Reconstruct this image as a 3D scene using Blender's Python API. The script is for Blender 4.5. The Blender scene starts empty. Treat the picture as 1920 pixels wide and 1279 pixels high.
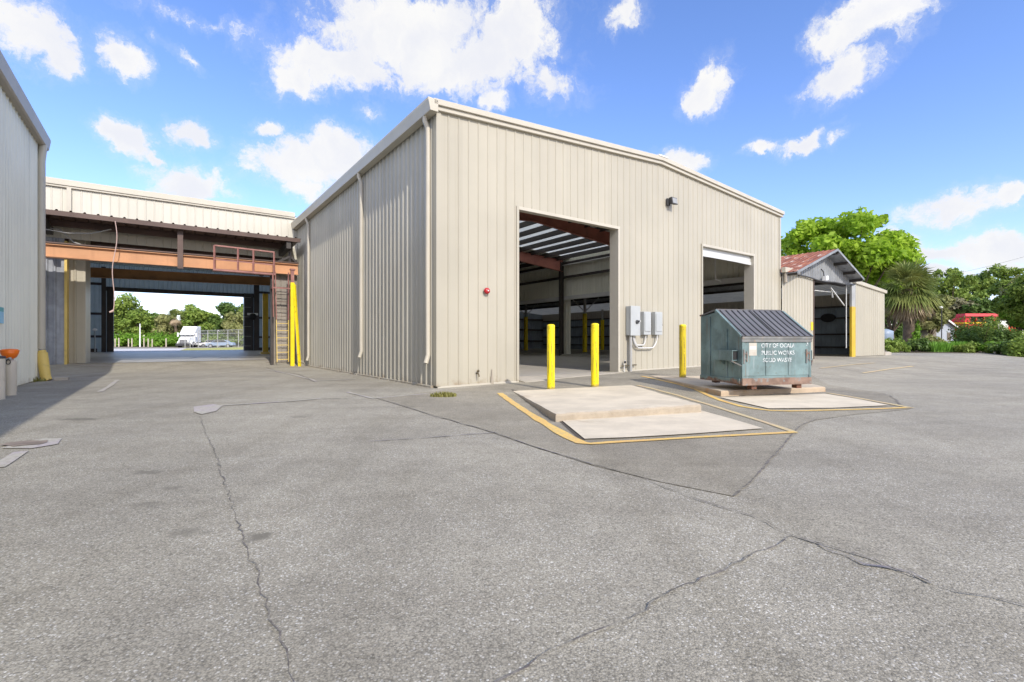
FILL_SKYL = .45  # share of light let through the added roof panels
import bpy, bmesh, math, random
import numpy as np
from mathutils import Vector, Matrix

random.seed(7)
rng = np.random.default_rng(11)
scene = bpy.context.scene
col = scene.collection
PI = math.pi

# ------------------------------------------------------------------ frame of the site
# world: camera stands at the origin looking along +Y.  The yard is laid out on a grid
# turned by TH: a runs along the big front wall, b runs along the alley.
F = 907.0
CAMZ = 1.2
TH = math.atan2(907.0, 1257.0)
AX = (math.cos(TH), math.sin(TH))
BX = (-math.sin(TH), math.cos(TH))

def W(a, b, z):
    return (a*AX[0] + b*BX[0], a*AX[1] + b*BX[1], z)

def AB(x, y):
    return (x*AX[0] + y*AX[1], x*BX[0] + y*BX[1])

def sst(e0, e1, x):
    t = min(1, max(0, (x-e0)/(e1-e0)))
    return t*t*(3-2*t)

A0, B0 = 5.65, 11.09          # near corner of the big warehouse
ML, MB_ = 17.9, 33.2          # its front length and rear line
A1 = A0 + ML

def lerp_table(x, tab):
    if x <= tab[0][0]: return tab[0][1]
    for (x0, y0), (x1, y1) in zip(tab, tab[1:]):
        if x <= x1:
            return y0 + (y1-y0)*(x-x0)/(x1-x0)
    return tab[-1][1]

RT = [(0, 0), (1, 0.01), (2.6, .03), (4.5, .10), (7, .16), (12, .2), (18, .27), (24, .3), (200, .3)]

def G(x, y):
    """height of the ground"""
    a, b = AB(x, y)
    z = lerp_table(a-A0, RT) * sst(5.2, 9.5, b)
    # ramp up into the covered passage
    w = sst(-14, -9, a) * (1-sst(16, 20, a)) * (1-sst(52, 66, b))
    if b > 30: z *= 1-w if a < 16 else 1
    rise = .25*sst(23.8, 27.0, b) + .09*sst(27, 48, b)
    wa = w if b > 33.2 else sst(-14, -9, a)*(1-sst(5.7, 6.6, a))
    z += rise*wa
    if 6.4 < a < 23.0 and 11.7 < b < 32.6:
        z = min(z, .06)
    return z

def ray(u, v):
    return ((u-960.0)/F, 1.0, (639.5-v)/F)

def on_ground(u, v, h=0.0):
    """point of the ground seen in direction (u, v); h metres above the ground sheet"""
    r = ray(u, v)
    z = 0.0
    for _ in range(25):
        y = (z+h-CAMZ)/r[2]
        y = max(.5, min(400, y))
        z = .5*z + .5*G(r[0]*y, y)
    return (r[0]*y, y, z+h)

def on_b(u, v, b):
    r = ray(u, v)
    y = b/(r[0]*BX[0]+BX[1])
    return AB(r[0]*y, y)[0], CAMZ + r[2]*y

def on_a(u, v, a):
    r = ray(u, v)
    y = a/(r[0]*AX[0]+AX[1])
    return AB(r[0]*y, y)[1], CAMZ + r[2]*y

def at(u, v, y):
    r = ray(u, v)
    return (r[0]*y, y, CAMZ + r[2]*y)

# ------------------------------------------------------------------ objects
def tag(o, label=None, cat=None, group=None, kind=None):
    if label: o['label'] = label
    if cat: o['category'] = cat
    if group: o['group'] = group
    if kind: o['kind'] = kind
    return o

ROOTS = {}
def thing(name, label, cat, loc=(0, 0, 0), rotz=0.0, group=None):
    o = bpy.data.objects.new(name, None)
    col.objects.link(o)
    o.empty_display_size = .3
    o.location = loc
    o.rotation_euler = (0, 0, rotz)
    ROOTS[o.name] = Matrix.Translation(loc) @ Matrix.Rotation(rotz, 4, 'Z')
    return tag(o, label, cat, group)

class MB:
    """collects faces, builds them as one mesh object"""
    def __init__(s):
        s.v = []; s.f = []; s.sm = []
    def add(s, verts, faces, smooth=False):
        n = len(s.v)
        s.v.extend([tuple(p) for p in verts])
        s.f.extend([tuple(i+n for i in f) for f in faces])
        s.sm.extend([smooth]*len(faces))
        return s
    def quad(s, a, b, c, d):
        return s.add([a, b, c, d], [(0, 1, 2, 3)])
    def hexa(s, p):
        # p: 8 corners, bottom ring 0-3 then top ring 4-7
        return s.add(p, [(0, 3, 2, 1), (4, 5, 6, 7), (0, 1, 5, 4), (1, 2, 6, 5), (2, 3, 7, 6), (3, 0, 4, 7)])
    def box(s, x0, x1, y0, y1, z0, z1, T=None):
        p = [(x0, y0, z0), (x1, y0, z0), (x1, y1, z0), (x0, y1, z0), (x0, y0, z1), (x1, y0, z1), (x1, y1, z1), (x0, y1, z1)]
        if T: p = [T(*q) for q in p]
        return s.hexa(p)
    def ab(s, a0, a1, b0, b1, z0, z1):
        return s.box(a0, a1, b0, b1, z0, z1, W)
    def prism(s, poly, d0, d1, T):
        """poly in 2D (p,q) extruded from d0 to d1 with T(p,q,d)"""
        n = len(poly)
        v = [T(p, q, d0) for p, q in poly] + [T(p, q, d1) for p, q in poly]
        f = [tuple(range(n))[::-1], tuple(range(n, 2*n))]
        f += [(i, (i+1) % n, n+(i+1) % n, n+i) for i in range(n)]
        return s.add(v, f)
    def tube(s, path, r, n=10, cap=True, smooth=True):
        path = [Vector(p) for p in path]
        rs = r if isinstance(r, (list, tuple)) else [r]*len(path)
        rings = []
        up = None
        for i, p in enumerate(path):
            if i == 0: d = path[1]-p
            elif i == len(path)-1: d = p-path[i-1]
            else: d = (path[i+1]-p).normalized() + (p-path[i-1]).normalized()
            d.normalize()
            if up is None:
                up = Vector((0, 0, 1)) if abs(d.z) < .9 else Vector((1, 0, 0))
            x = d.cross(up)
            if x.length < 1e-4: x = d.cross(Vector((0, 1, 0)))
            x.normalize()
            y = x.cross(d).normalized()
            up = y
            rings.append([p + (x*math.cos(2*PI*k/n) + y*math.sin(2*PI*k/n))*rs[i] for k in range(n)])
        v = [q for ring in rings for q in ring]
        f = []
        for i in range(len(path)-1):
            for k in range(n):
                f.append((i*n+k, i*n+(k+1) % n, (i+1)*n+(k+1) % n, (i+1)*n+k))
        s.add(v, f, smooth)
        if cap:
            s.add(rings[0], [tuple(range(n))[::-1]])
            s.add(rings[-1], [tuple(range(n))])
        return s
    def bar(s, p, q, w, h, up=(0, 0, 1)):
        """rectangular bar from p to q"""
        p = Vector(p); q = Vector(q)
        d = (q-p).normalized()
        u = Vector(up)
        x = d.cross(u)
        if x.length < 1e-3: x = d.cross(Vector((1, 0, 0)))
        x.normalize(); y = x.cross(d).normalized()
        c = [(-w/2, -h/2), (w/2, -h/2), (w/2, h/2), (-w/2, h/2)]
        return s.hexa([p+x*i+y*j for i, j in c] + [q+x*i+y*j for i, j in c])
    def lathe(s, prof, c=(0, 0, 0), n=20, smooth=True, sx=1, sy=1):
        rings = []
        for r, z in prof:
            rings.append([(c[0]+sx*r*math.cos(2*PI*k/n), c[1]+sy*r*math.sin(2*PI*k/n), c[2]+z) for k in range(n)])
        v = [q for ring in rings for q in ring]
        f = []
        for i in range(len(prof)-1):
            for k in range(n):
                f.append((i*n+k, i*n+(k+1) % n, (i+1)*n+(k+1) % n, (i+1)*n+k))
        s.add(v, f, smooth)
        if prof[0][0] > 1e-4: s.add(rings[0], [tuple(range(n))[::-1]])
        if prof[-1][0] > 1e-4: s.add(rings[-1], [tuple(range(n))])
        return s
    def ibeam(s, p, q, w, h, t=.03):
        p = Vector(p); q = Vector(q)
        up = Vector((0, 0, 1))
        s.bar(p+up*(h/2-t/2), q+up*(h/2-t/2), w, t)
        s.bar(p-up*(h/2-t/2), q-up*(h/2-t/2), w, t)
        s.bar(p, q, t*.8, h-2*t)
        return s
    def build(s, name, mat, root=None, label=None, cat=None, group=None, kind=None, world=True, bevel=0.0, origin=None):
        me = bpy.data.meshes.new(name)
        v = s.v
        if root is not None and world:
            M = ROOTS[root.name].inverted()
            v = [tuple(M @ Vector(p)) for p in v]
        elif origin is not None:
            v = [(p[0]-origin[0], p[1]-origin[1], p[2]-origin[2]) for p in v]
        me.from_pydata(v, [], s.f)
        me.polygons.foreach_set('use_smooth', s.sm)
        me.update()
        o = bpy.data.objects.new(name, me)
        if origin is not None and root is None: o.location = origin
        col.objects.link(o)
        if mat: me.materials.append(mat)
        if root is not None:
            o.parent = root
        if bevel > 0:
            b = o.modifiers.new('bevel', 'BEVEL'); b.width = bevel; b.segments = 2; b.limit_method = 'ANGLE'; b.angle_limit = math.radians(40)
        tag(o, label, cat, group, kind)
        return o

def child_of(o, parent):
    """parent o (already built in the same root space) one level deeper"""
    o.parent = parent
    return o

# ------------------------------------------------------------------ materials
def nt(m):
    m.use_nodes = True
    t = m.node_tree
    return t, t.nodes, t.links

def new_mat(name):
    m = bpy.data.materials.new(name)
    m.use_nodes = True
    return m

def N(nodes, typ, **kw):
    n = nodes.new(typ)
    for k, v in kw.items():
        setattr(n, k, v)
    return n

def rgba(c): return (c[0], c[1], c[2], 1.0)

def mixc(t, fac, c1, c2, blend='MIX'):
    n = t.nodes.new('ShaderNodeMix'); n.data_type = 'RGBA'; n.blend_type = blend
    for inp, val in ((n.inputs[0], fac), (n.inputs[6], c1), (n.inputs[7], c2)):
        if hasattr(val, 'is_output') or isinstance(val, bpy.types.NodeSocket): t.links.new(val, inp)
        elif isinstance(val, (int, float)): inp.default_value = val
        else: inp.default_value = rgba(val)
    return n.outputs[2]

def noise(t, vec, scale, detail=4, rough=.55, vscale=None, dist=0):
    if vscale is not None:
        mp = t.nodes.new('ShaderNodeMapping'); mp.inputs['Scale'].default_value = vscale
        t.links.new(vec, mp.inputs['Vector']); vec = mp.outputs['Vector']
    n = t.nodes.new('ShaderNodeTexNoise')
    n.inputs['Scale'].default_value = scale; n.inputs['Detail'].default_value = detail; n.inputs['Roughness'].default_value = rough
    n.inputs['Distortion'].default_value = dist
    t.links.new(vec, n.inputs['Vector'])
    return n.outputs['Fac']

def mrange(t, val, a, b, c=0.0, d=1.0, smooth=True):
    n = t.nodes.new('ShaderNodeMapRange')
    n.interpolation_type = 'SMOOTHSTEP' if smooth else 'LINEAR'
    t.links.new(val, n.inputs[0])
    for i, x in zip((1, 2, 3, 4), (a, b, c, d)): n.inputs[i].default_value = x
    return n.outputs[0]

def mth(t, op, a, b=None, clamp=False):
    n = t.nodes.new('ShaderNodeMath'); n.operation = op; n.use_clamp = clamp
    for i, x in enumerate((a, b)):
        if x is None: continue
        if isinstance(x, bpy.types.NodeSocket): t.links.new(x, n.inputs[i])
        else: n.inputs[i].default_value = x
    return n.outputs[0]

def geo_pos(t):
    return t.nodes.new('ShaderNodeNewGeometry').outputs['Position']

def obj_pos(t):
    return t.nodes.new('ShaderNodeTexCoord').outputs['Object']

def bump(t, h, strength=.3, dist=.02):
    b = t.nodes.new('ShaderNodeBump'); b.inputs['Strength'].default_value = strength; b.inputs['Distance'].default_value = dist
    t.links.new(h, b.inputs['Height'])
    return b.outputs['Normal']

def paint(name, c, rough=.5, metal=0.0, var=.12, streak=None, sc=.22, dirt=None, dirt_amt=.35, scale=1.3, chips=None, chip_amt=.6, spec=.4, bmp=0.0, panels=0.0, splash=0.0):
    """painted / weathered surface: large mottling, vertical streaks, optional chips of another colour"""
    m = new_mat(name); t = m.node_tree; p = t.nodes['Principled BSDF']
    pos = geo_pos(t)
    lo = tuple(x*(1-var) for x in c); hi = tuple(min(1, x*(1+var*.6)) for x in c)
    n1 = noise(t, pos, scale, 5)
    colr = mixc(t, mrange(t, n1, .3, .7), lo, hi)
    if streak:
        n2 = noise(t, pos, 1.0, 4, .6, (7, 7, sc))
        colr = mixc(t, mrange(t, n2, .52, .75, 0, dirt_amt), colr, streak)
    if dirt:
        n3 = noise(t, pos, 3.1, 6, .65)
        colr = mixc(t, mrange(t, n3, .55, .72, 0, dirt_amt), colr, dirt)
    if chips:
        n4 = noise(t, pos, 5.5, 8, .68)
        colr = mixc(t, mrange(t, n4, .57, .62, 0, chip_amt), colr, chips)
    if panels:
        # sheet to sheet tone difference (each cover width was rolled and has aged a little differently)
        mp = t.nodes.new('ShaderNodeMapping'); mp.inputs['Rotation'].default_value = (0, 0, -TH); mp.inputs['Scale'].default_value = (1/.915, 1/.915, 0); t.links.new(pos, mp.inputs[0])
        fl = t.nodes.new('ShaderNodeVectorMath'); fl.operation = 'FLOOR'; t.links.new(mp.outputs[0], fl.inputs[0])
        wn_ = t.nodes.new('ShaderNodeTexWhiteNoise'); wn_.noise_dimensions = '2D'; t.links.new(fl.outputs[0], wn_.inputs['Vector'])
        colr = mixc(t, 1.0, colr, mixc(t, wn_.outputs['Value'], (1-panels,)*3, (1+panels*.6,)*3), 'MULTIPLY')
    if splash:
        # mud splashed up from the yard and rust at the cut edge, broken up by noise
        sz = t.nodes.new('ShaderNodeSeparateXYZ'); t.links.new(pos, sz.inputs[0])
        ns = noise(t, pos, 3.5, 7, .7)
        e_ = mth(t, 'ADD', mth(t, 'MULTIPLY', sz.outputs[2], -1.7), mth(t, 'MULTIPLY', ns, 1.5))
        colr = mixc(t, mrange(t, e_, .38, .95, 0, splash), colr, (.24, .17, .10))
        ns2 = noise(t, pos, 1.0, 4, .6, (16, 16, .25))
        colr = mixc(t, mrange(t, ns2, .64, .78, 0, .35), colr, tuple(x*.6 for x in c))
    t.links.new(colr, p.inputs['Base Color'])
    p.inputs['Roughness'].default_value = rough
    p.inputs['Metallic'].default_value = metal
    p.inputs['Specular IOR Level'].default_value = spec
    if bmp:
        nb = mth(t, 'ADD', noise(t, pos, 9, 5), mth(t, 'MULTIPLY', noise(t, pos, 1.3, 2), 5.0))
        t.links.new(bump(t, nb, bmp*2, .012), p.inputs['Normal'])
    return m

M = {}
M['cream'] = paint('cream_cladding', (.425, .395, .318), .42, var=.05, streak=(.31, .275, .21), sc=.10, dirt_amt=.25, scale=.5, bmp=.06, panels=.06, splash=.65)
M['cream_side'] = paint('cream_side_cladding', (.43, .41, .345), .42, var=.06, streak=(.27, .25, .2), sc=.12, dirt_amt=.4, scale=.6, bmp=.06, panels=.06, splash=.6)
M['greycream'] = paint('pale_grey_cladding', (.76, .75, .64), .42, var=.05, streak=(.45, .43, .36), sc=.10, dirt_amt=.3, scale=.6, bmp=.05, panels=.05, splash=.4)
M['trim'] = paint('cream_trim', (.50, .465, .385), .38, var=.05, dirt=(.38, .32, .25), dirt_amt=.18)
M['trim_dark'] = paint('taupe_trim', (.36, .32, .26), .45, var=.08)
M['roof'] = paint('roof_sheet', (.55, .55, .52), .5, var=.1)
M['fascia'] = paint('pale_cream_fascia', (.56, .535, .455), .42, var=.05, streak=(.42, .38, .3), sc=.1, dirt_amt=.2, scale=.6, panels=.05)
M['liner'] = paint('roof_underside', (.70, .71, .63), .5, var=.12)
M['galv_wall'] = paint('galvanised_sheet', (.34, .36, .40), .42, .25, var=.25, streak=(.07, .07, .09), sc=.35, dirt_amt=.85, scale=2.2)
M['greenwall'] = paint('old_green_cladding', (.42, .49, .48), .5, var=.2, streak=(.18, .22, .22), dirt_amt=.5)
M['steel_dark'] = paint('dark_steel', (.055, .047, .042), .5, var=.25)
M['steel_brown'] = paint('brown_steel', (.10, .062, .05), .5, var=.22, dirt=(.16, .1, .07), dirt_amt=.3)
M['primer'] = paint('red_oxide_steel', (.36, .135, .10), .55, var=.2, dirt=(.1, .05, .04), dirt_amt=.4)
M['railred'] = paint('faded_red_paint', (.29, .135, .115), .55, var=.2, dirt=(.45, .26, .2), dirt_amt=.5, scale=4)
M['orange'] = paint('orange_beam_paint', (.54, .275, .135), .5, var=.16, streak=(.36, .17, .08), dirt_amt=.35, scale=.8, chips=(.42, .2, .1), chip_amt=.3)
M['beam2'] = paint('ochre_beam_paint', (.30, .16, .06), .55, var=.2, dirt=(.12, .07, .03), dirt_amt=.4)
M['yellow'] = paint('yellow_paint', (.82, .62, .012), .42, var=.07, streak=(.5, .36, .02), dirt_amt=.35, scale=3, chips=(.12, .1, .05), chip_amt=.0)
M['yellow_chip'] = paint('chipped_yellow_paint', (.86, .68, .01), .42, var=.06, scale=3, streak=(.22, .17, .03), sc=.5, dirt_amt=.55, chips=(.20, .16, .05), chip_amt=.5)
M['yellow_pale'] = paint('faded_yellow_paint', (.70, .52, .15), .5, var=.1, dirt=(.4, .3, .12), dirt_amt=.5)
M['ygrey'] = paint('galvanised_pipe', (.40, .40, .385), .5, .15, var=.12)
M['boxgrey'] = paint('enamel_grey', (.42, .44, .44), .4, var=.06, dirt=(.3, .3, .3), dirt_amt=.2)
M['conduit'] = paint('white_pipe_paint', (.58, .58, .56), .4, var=.06)
M['red'] = paint('red_enamel', (.42, .012, .02), .3, var=.08, spec=.6)
M['black'] = paint('black_rubber', (.018, .018, .019), .6, var=.2)
M['dark'] = paint('dark_metal', (.05, .05, .052), .5, var=.2)
M['white'] = paint('white_enamel', (.78, .78, .77), .4, var=.04)
M['doorcurtain'] = paint('roller_curtain', (.56, .57, .56), .4, var=.06)
M['cord'] = paint('pink_cord', (.52, .38, .34), .6, var=.05)
M['orangebowl'] = paint('orange_plastic', (.85, .17, .005), .35, var=.05, spec=.5)
M['postcream'] = paint('old_cream_post', (.60, .53, .42), .55, var=.1, dirt=(.3, .25, .18), dirt_amt=.4)
M['signblue'] = paint('sky_blue_sign', (.25, .55, .75), .4, var=.03)
M['teal'] = paint('teal_sign', (.03, .33, .36), .4, var=.03)
M['bark'] = paint('bark', (.14, .105, .075), .9, var=.35, scale=4)
M['lidblack'] = paint('black_plastic_lid', (.125, .123, .127), .45, var=.16, dirt=(.13, .12, .12), dirt_amt=.3)
M['glass'] = paint('dark_glass', (.03, .04, .05), .08, var=.02, spec=.8)
M['chrome'] = paint('bright_metal', (.55, .55, .56), .25, .8, var=.05)
M['lens'] = paint('lamp_lens', (.32, .32, .30), .15, var=.05, spec=.7)
M['brass'] = paint('tarnished_brass', (.16, .13, .08), .45, .6, var=.1)
M['wood'] = paint('weathered_timber', (.30, .27, .23), .8, var=.2, streak=(.14, .12, .1), sc=.3, dirt_amt=.5)
M['housewall'] = paint('pale_blue_siding', (.40, .44, .50), .6, var=.06)
M['redpaint'] = paint('bright_red_paint', (.55, .02, .03), .4, var=.08)
M['redorange'] = paint('red_orange_board', (.75, .08, .02), .45, var=.06)
M['yellowband'] = paint('yellow_band', (.85, .55, .02), .45, var=.04)
M['darkpanel'] = paint('dark_blue_grey_sheet', (.26, .31, .355), .5, var=.15)
M['bluetank'] = paint('pale_blue_panel', (.30, .38, .50), .45, var=.12, streak=(.15, .2, .28), dirt_amt=.4)
M['concrete_block'] = paint('concrete_block', (.44, .40, .34), .85, var=.14, dirt=(.28, .22, .16), dirt_amt=.4, bmp=.2)
M['paint_yellow_line'] = None
def translucent_sheet(name, c, tr):
    m = paint(name, c, .5, var=.15, streak=tuple(x*.45 for x in c), dirt_amt=.5); t = m.node_tree; nd = t.nodes
    p = nd['Principled BSDF']; b = nd.new('ShaderNodeBsdfTranslucent'); b.inputs['Color'].default_value = rgba(c)
    mx = nd.new('ShaderNodeMixShader'); mx.inputs[0].default_value = tr
    t.links.new(p.outputs[0], mx.inputs[1]); t.links.new(b.outputs[0], mx.inputs[2]); t.links.new(mx.outputs[0], nd['Material Output'].inputs['Surface'])
    return m
M['fill_skylight'] = translucent_sheet('fill_light_roof_panel', (.80, .81, .72), FILL_SKYL)  # translucent roof sheet added to light the interiors
M['dim_fill_skylight'] = translucent_sheet('dim_fill_light_roof_panel', (.6, .6, .54), .12)  # dimmer translucent sheet, added to light the shed inside
M['fibreglass'] = translucent_sheet('blue_green_fibreglass', (.36, .42, .41), .22)
M['gable'] = paint('weathered_grey_sheet', (.27, .28, .285), .5, .15, var=.2, streak=(.12, .115, .11), sc=.3, dirt_amt=.55, scale=1.6)

def dumpster_mat(name, base, rust_h, amt):
    """chalky blue-green paint with rust creeping up from the bottom edge and light scuffs"""
    m = new_mat(name); t = m.node_tree; p = t.nodes['Principled BSDF']
    pos = obj_pos(t)
    n1 = noise(t, pos, 2.2, 6, .6)
    c = mixc(t, mrange(t, n1, .32, .7), tuple(x*.72 for x in base), tuple(min(1, x*1.25) for x in base))
    n2 = noise(t, pos, 1.0, 5, .65, (11, 11, 1.1))
    c = mixc(t, mrange(t, n2, .55, .74, 0, .55), c, (.30, .34, .35))
    n5 = noise(t, pos, 14, 6, .7)
    c = mixc(t, mrange(t, n5, .60, .66, 0, .5), c, (.10, .085, .06))
    n9 = noise(t, pos, 1.0, 5, .6, (17, 17, .8))
    c = mixc(t, mrange(t, n9, .60, .72, 0, .6), c, (.17, .10, .06))
    sep = t.nodes.new('ShaderNodeSeparateXYZ'); t.links.new(pos, sep.inputs[0])
    n3 = noise(t, pos, 6, 7, .68)
    edge = mth(t, 'ADD', mth(t, 'MULTIPLY', sep.outputs[2], -1/rust_h), mth(t, 'MULTIPLY', n3, 2.6))
    rust = mrange(t, edge, .55, .95, 0, amt)
    rc = mixc(t, mrange(t, noise(t, pos, 11, 4), .35, .65), (.11, .045, .022), (.25, .13, .085))
    c = mixc(t, rust, c, rc)
    t.links.new(c, p.inputs['Base Color'])
    p.inputs['Roughness'].default_value = .55
    t.links.new(bump(t, n3, .12, .01), p.inputs['Normal'])
    return m
M['bin'] = dumpster_mat('chalky_green_blue_paint', (.15, .222, .225), .16, .85)
M['bin_side'] = M['bin']
M['rust'] = paint('rusty_steel', (.17, .075, .045), .8, var=.4, scale=6, dirt=(.28, .15, .09), dirt_amt=.6, chips=(.15, .19, .2), chip_amt=.4)
M['rustpaint'] = paint('grey_paint_over_rust', (.20, .205, .20), .65, var=.25, scale=5, dirt=(.22, .10, .05), dirt_amt=.9, chips=(.30, .20, .12), chip_amt=.55)
M['rustskirt'] = paint('scraped_rusty_skirt', (.24, .16, .12), .7, var=.3, scale=5, dirt=(.17, .06, .05), dirt_amt=.8, chips=(.20, .25, .26), chip_amt=.6)
M['sticker'] = paint('faded_sticker', (.47, .45, .39), .5, var=.06, scale=6, chips=(.4, .3, .25), chip_amt=.3)

def bollard_mat(name, c):
    """yellow enamel with long scrapes, chips and a grimy, rusty foot"""
    m = paint(name, c, .42, var=.06, scale=3); t = m.node_tree; p = t.nodes['Principled BSDF']
    src = p.inputs['Base Color'].links[0].from_socket
    pos = obj_pos(t)
    n1 = noise(t, pos, 1.0, 6, .65, (22, 22, 1.6))
    cc = mixc(t, mrange(t, n1, .56, .63, 0, .7), src, (.16, .12, .04))
    n2 = noise(t, pos, 13, 7, .7)
    cc = mixc(t, mrange(t, n2, .60, .65, 0, .7), cc, (.20, .12, .05))
    sz = t.nodes.new('ShaderNodeSeparateXYZ'); t.links.new(pos, sz.inputs[0])
    e = mth(t, 'ADD', mth(t, 'MULTIPLY', sz.outputs[2], -6.0), mth(t, 'MULTIPLY', noise(t, pos, 8, 6, .7), 2.0))
    cc = mixc(t, mrange(t, e, .25, .9, 0, .75), cc, (.20, .15, .07))
    # one long scrape down the side that faces the yard
    ax_ = mth(t, 'ABSOLUTE', mth(t, 'SUBTRACT', mth(t, 'ADD', sz.outputs[0], mth(t, 'MULTIPLY', noise(t, pos, 5, 3), .02)), .026))
    band = mth(t, 'MULTIPLY', mrange(t, ax_, .014, .006), mrange(t, sz.outputs[1], .0, -.02))
    band = mth(t, 'MULTIPLY', band, mrange(t, noise(t, pos, 1.0, 5, .6, (3, 3, 9)), .40, .52))
    band = mth(t, 'MULTIPLY', band, mth(t, 'MULTIPLY', mrange(t, sz.outputs[2], .15, .3), mrange(t, sz.outputs[2], 1.25, 1.1)))
    cc = mixc(t, mth(t, 'MULTIPLY', band, .8), cc, (.15, .12, .03))
    t.links.new(cc, p.inputs['Base Color'])
    return m
M['bollard'] = bollard_mat('bollard_yellow', (.86, .68, .01))
M['bollard_dark'] = bollard_mat('bollard_mustard', (.62, .47, .02))
M['mustard'] = paint('mustard_post_paint', (.58, .39, .03), .45, var=.1, streak=(.35, .24, .03), dirt_amt=.5, scale=3)
def letter_mat():
    m = new_mat('worn_white_lettering'); t = m.node_tree; p = t.nodes['Principled BSDF']
    pos = obj_pos(t)
    c = mixc(t, mrange(t, noise(t, pos, 26, 5, .6), .48, .60, 0, .8), (.66, .70, .70), (.16, .21, .23))
    t.links.new(c, p.inputs['Base Color']); p.inputs['Roughness'].default_value = .55
    return m
M['letter'] = letter_mat()

def rusty_roof():
    m = new_mat('rusty_roof_sheet'); t = m.node_tree; p = t.nodes['Principled BSDF']
    pos = geo_pos(t)
    mp = t.nodes.new('ShaderNodeMapping'); mp.inputs['Rotation'].default_value = (0, 0, -TH); t.links.new(pos, mp.inputs[0])
    v = mp.outputs[0]
    c = mixc(t, mrange(t, noise(t, v, 1.0, 5, .6, (.9, 5, 1)), .35, .65), (.20, .065, .035), (.36, .14, .075))
    c = mixc(t, mrange(t, noise(t, v, 1.0, 5, .65, (1.6, 3.2, 1)), .55, .66, 0, .8), c, (.52, .42, .36))
    t.links.new(c, p.inputs['Base Color']); p.inputs['Roughness'].default_value = .7
    return m
M['rustroof'] = rusty_roof()

def spot_mix(t, pos, c, spots, dark):
    """soft-edged oil spots, each at its own place in the yard"""
    if not spots: return c
    nz = t.nodes.new('ShaderNodeTexNoise'); nz.inputs['Scale'].default_value = 14; nz.inputs['Detail'].default_value = 6; t.links.new(pos, nz.inputs['Vector'])
    k = None
    for (x, y, rx, ry, am) in spots:
        mp = t.nodes.new('ShaderNodeMapping'); mp.vector_type = 'TEXTURE'
        mp.inputs['Location'].default_value = (x, y, 0); mp.inputs['Scale'].default_value = (rx, ry, 1e3)
        t.links.new(pos, mp.inputs['Vector'])
        ln = t.nodes.new('ShaderNodeVectorMath'); ln.operation = 'LENGTH'; t.links.new(mp.outputs[0], ln.inputs[0])
        d = mth(t, 'ADD', ln.outputs['Value'], mth(t, 'MULTIPLY', nz.outputs['Fac'], 2.2))
        m = mrange(t, d, 2.25, 1.35, 0, am)
        k = m if k is None else mth(t, 'MAXIMUM', k, m)
    return mixc(t, k, c, dark)

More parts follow.
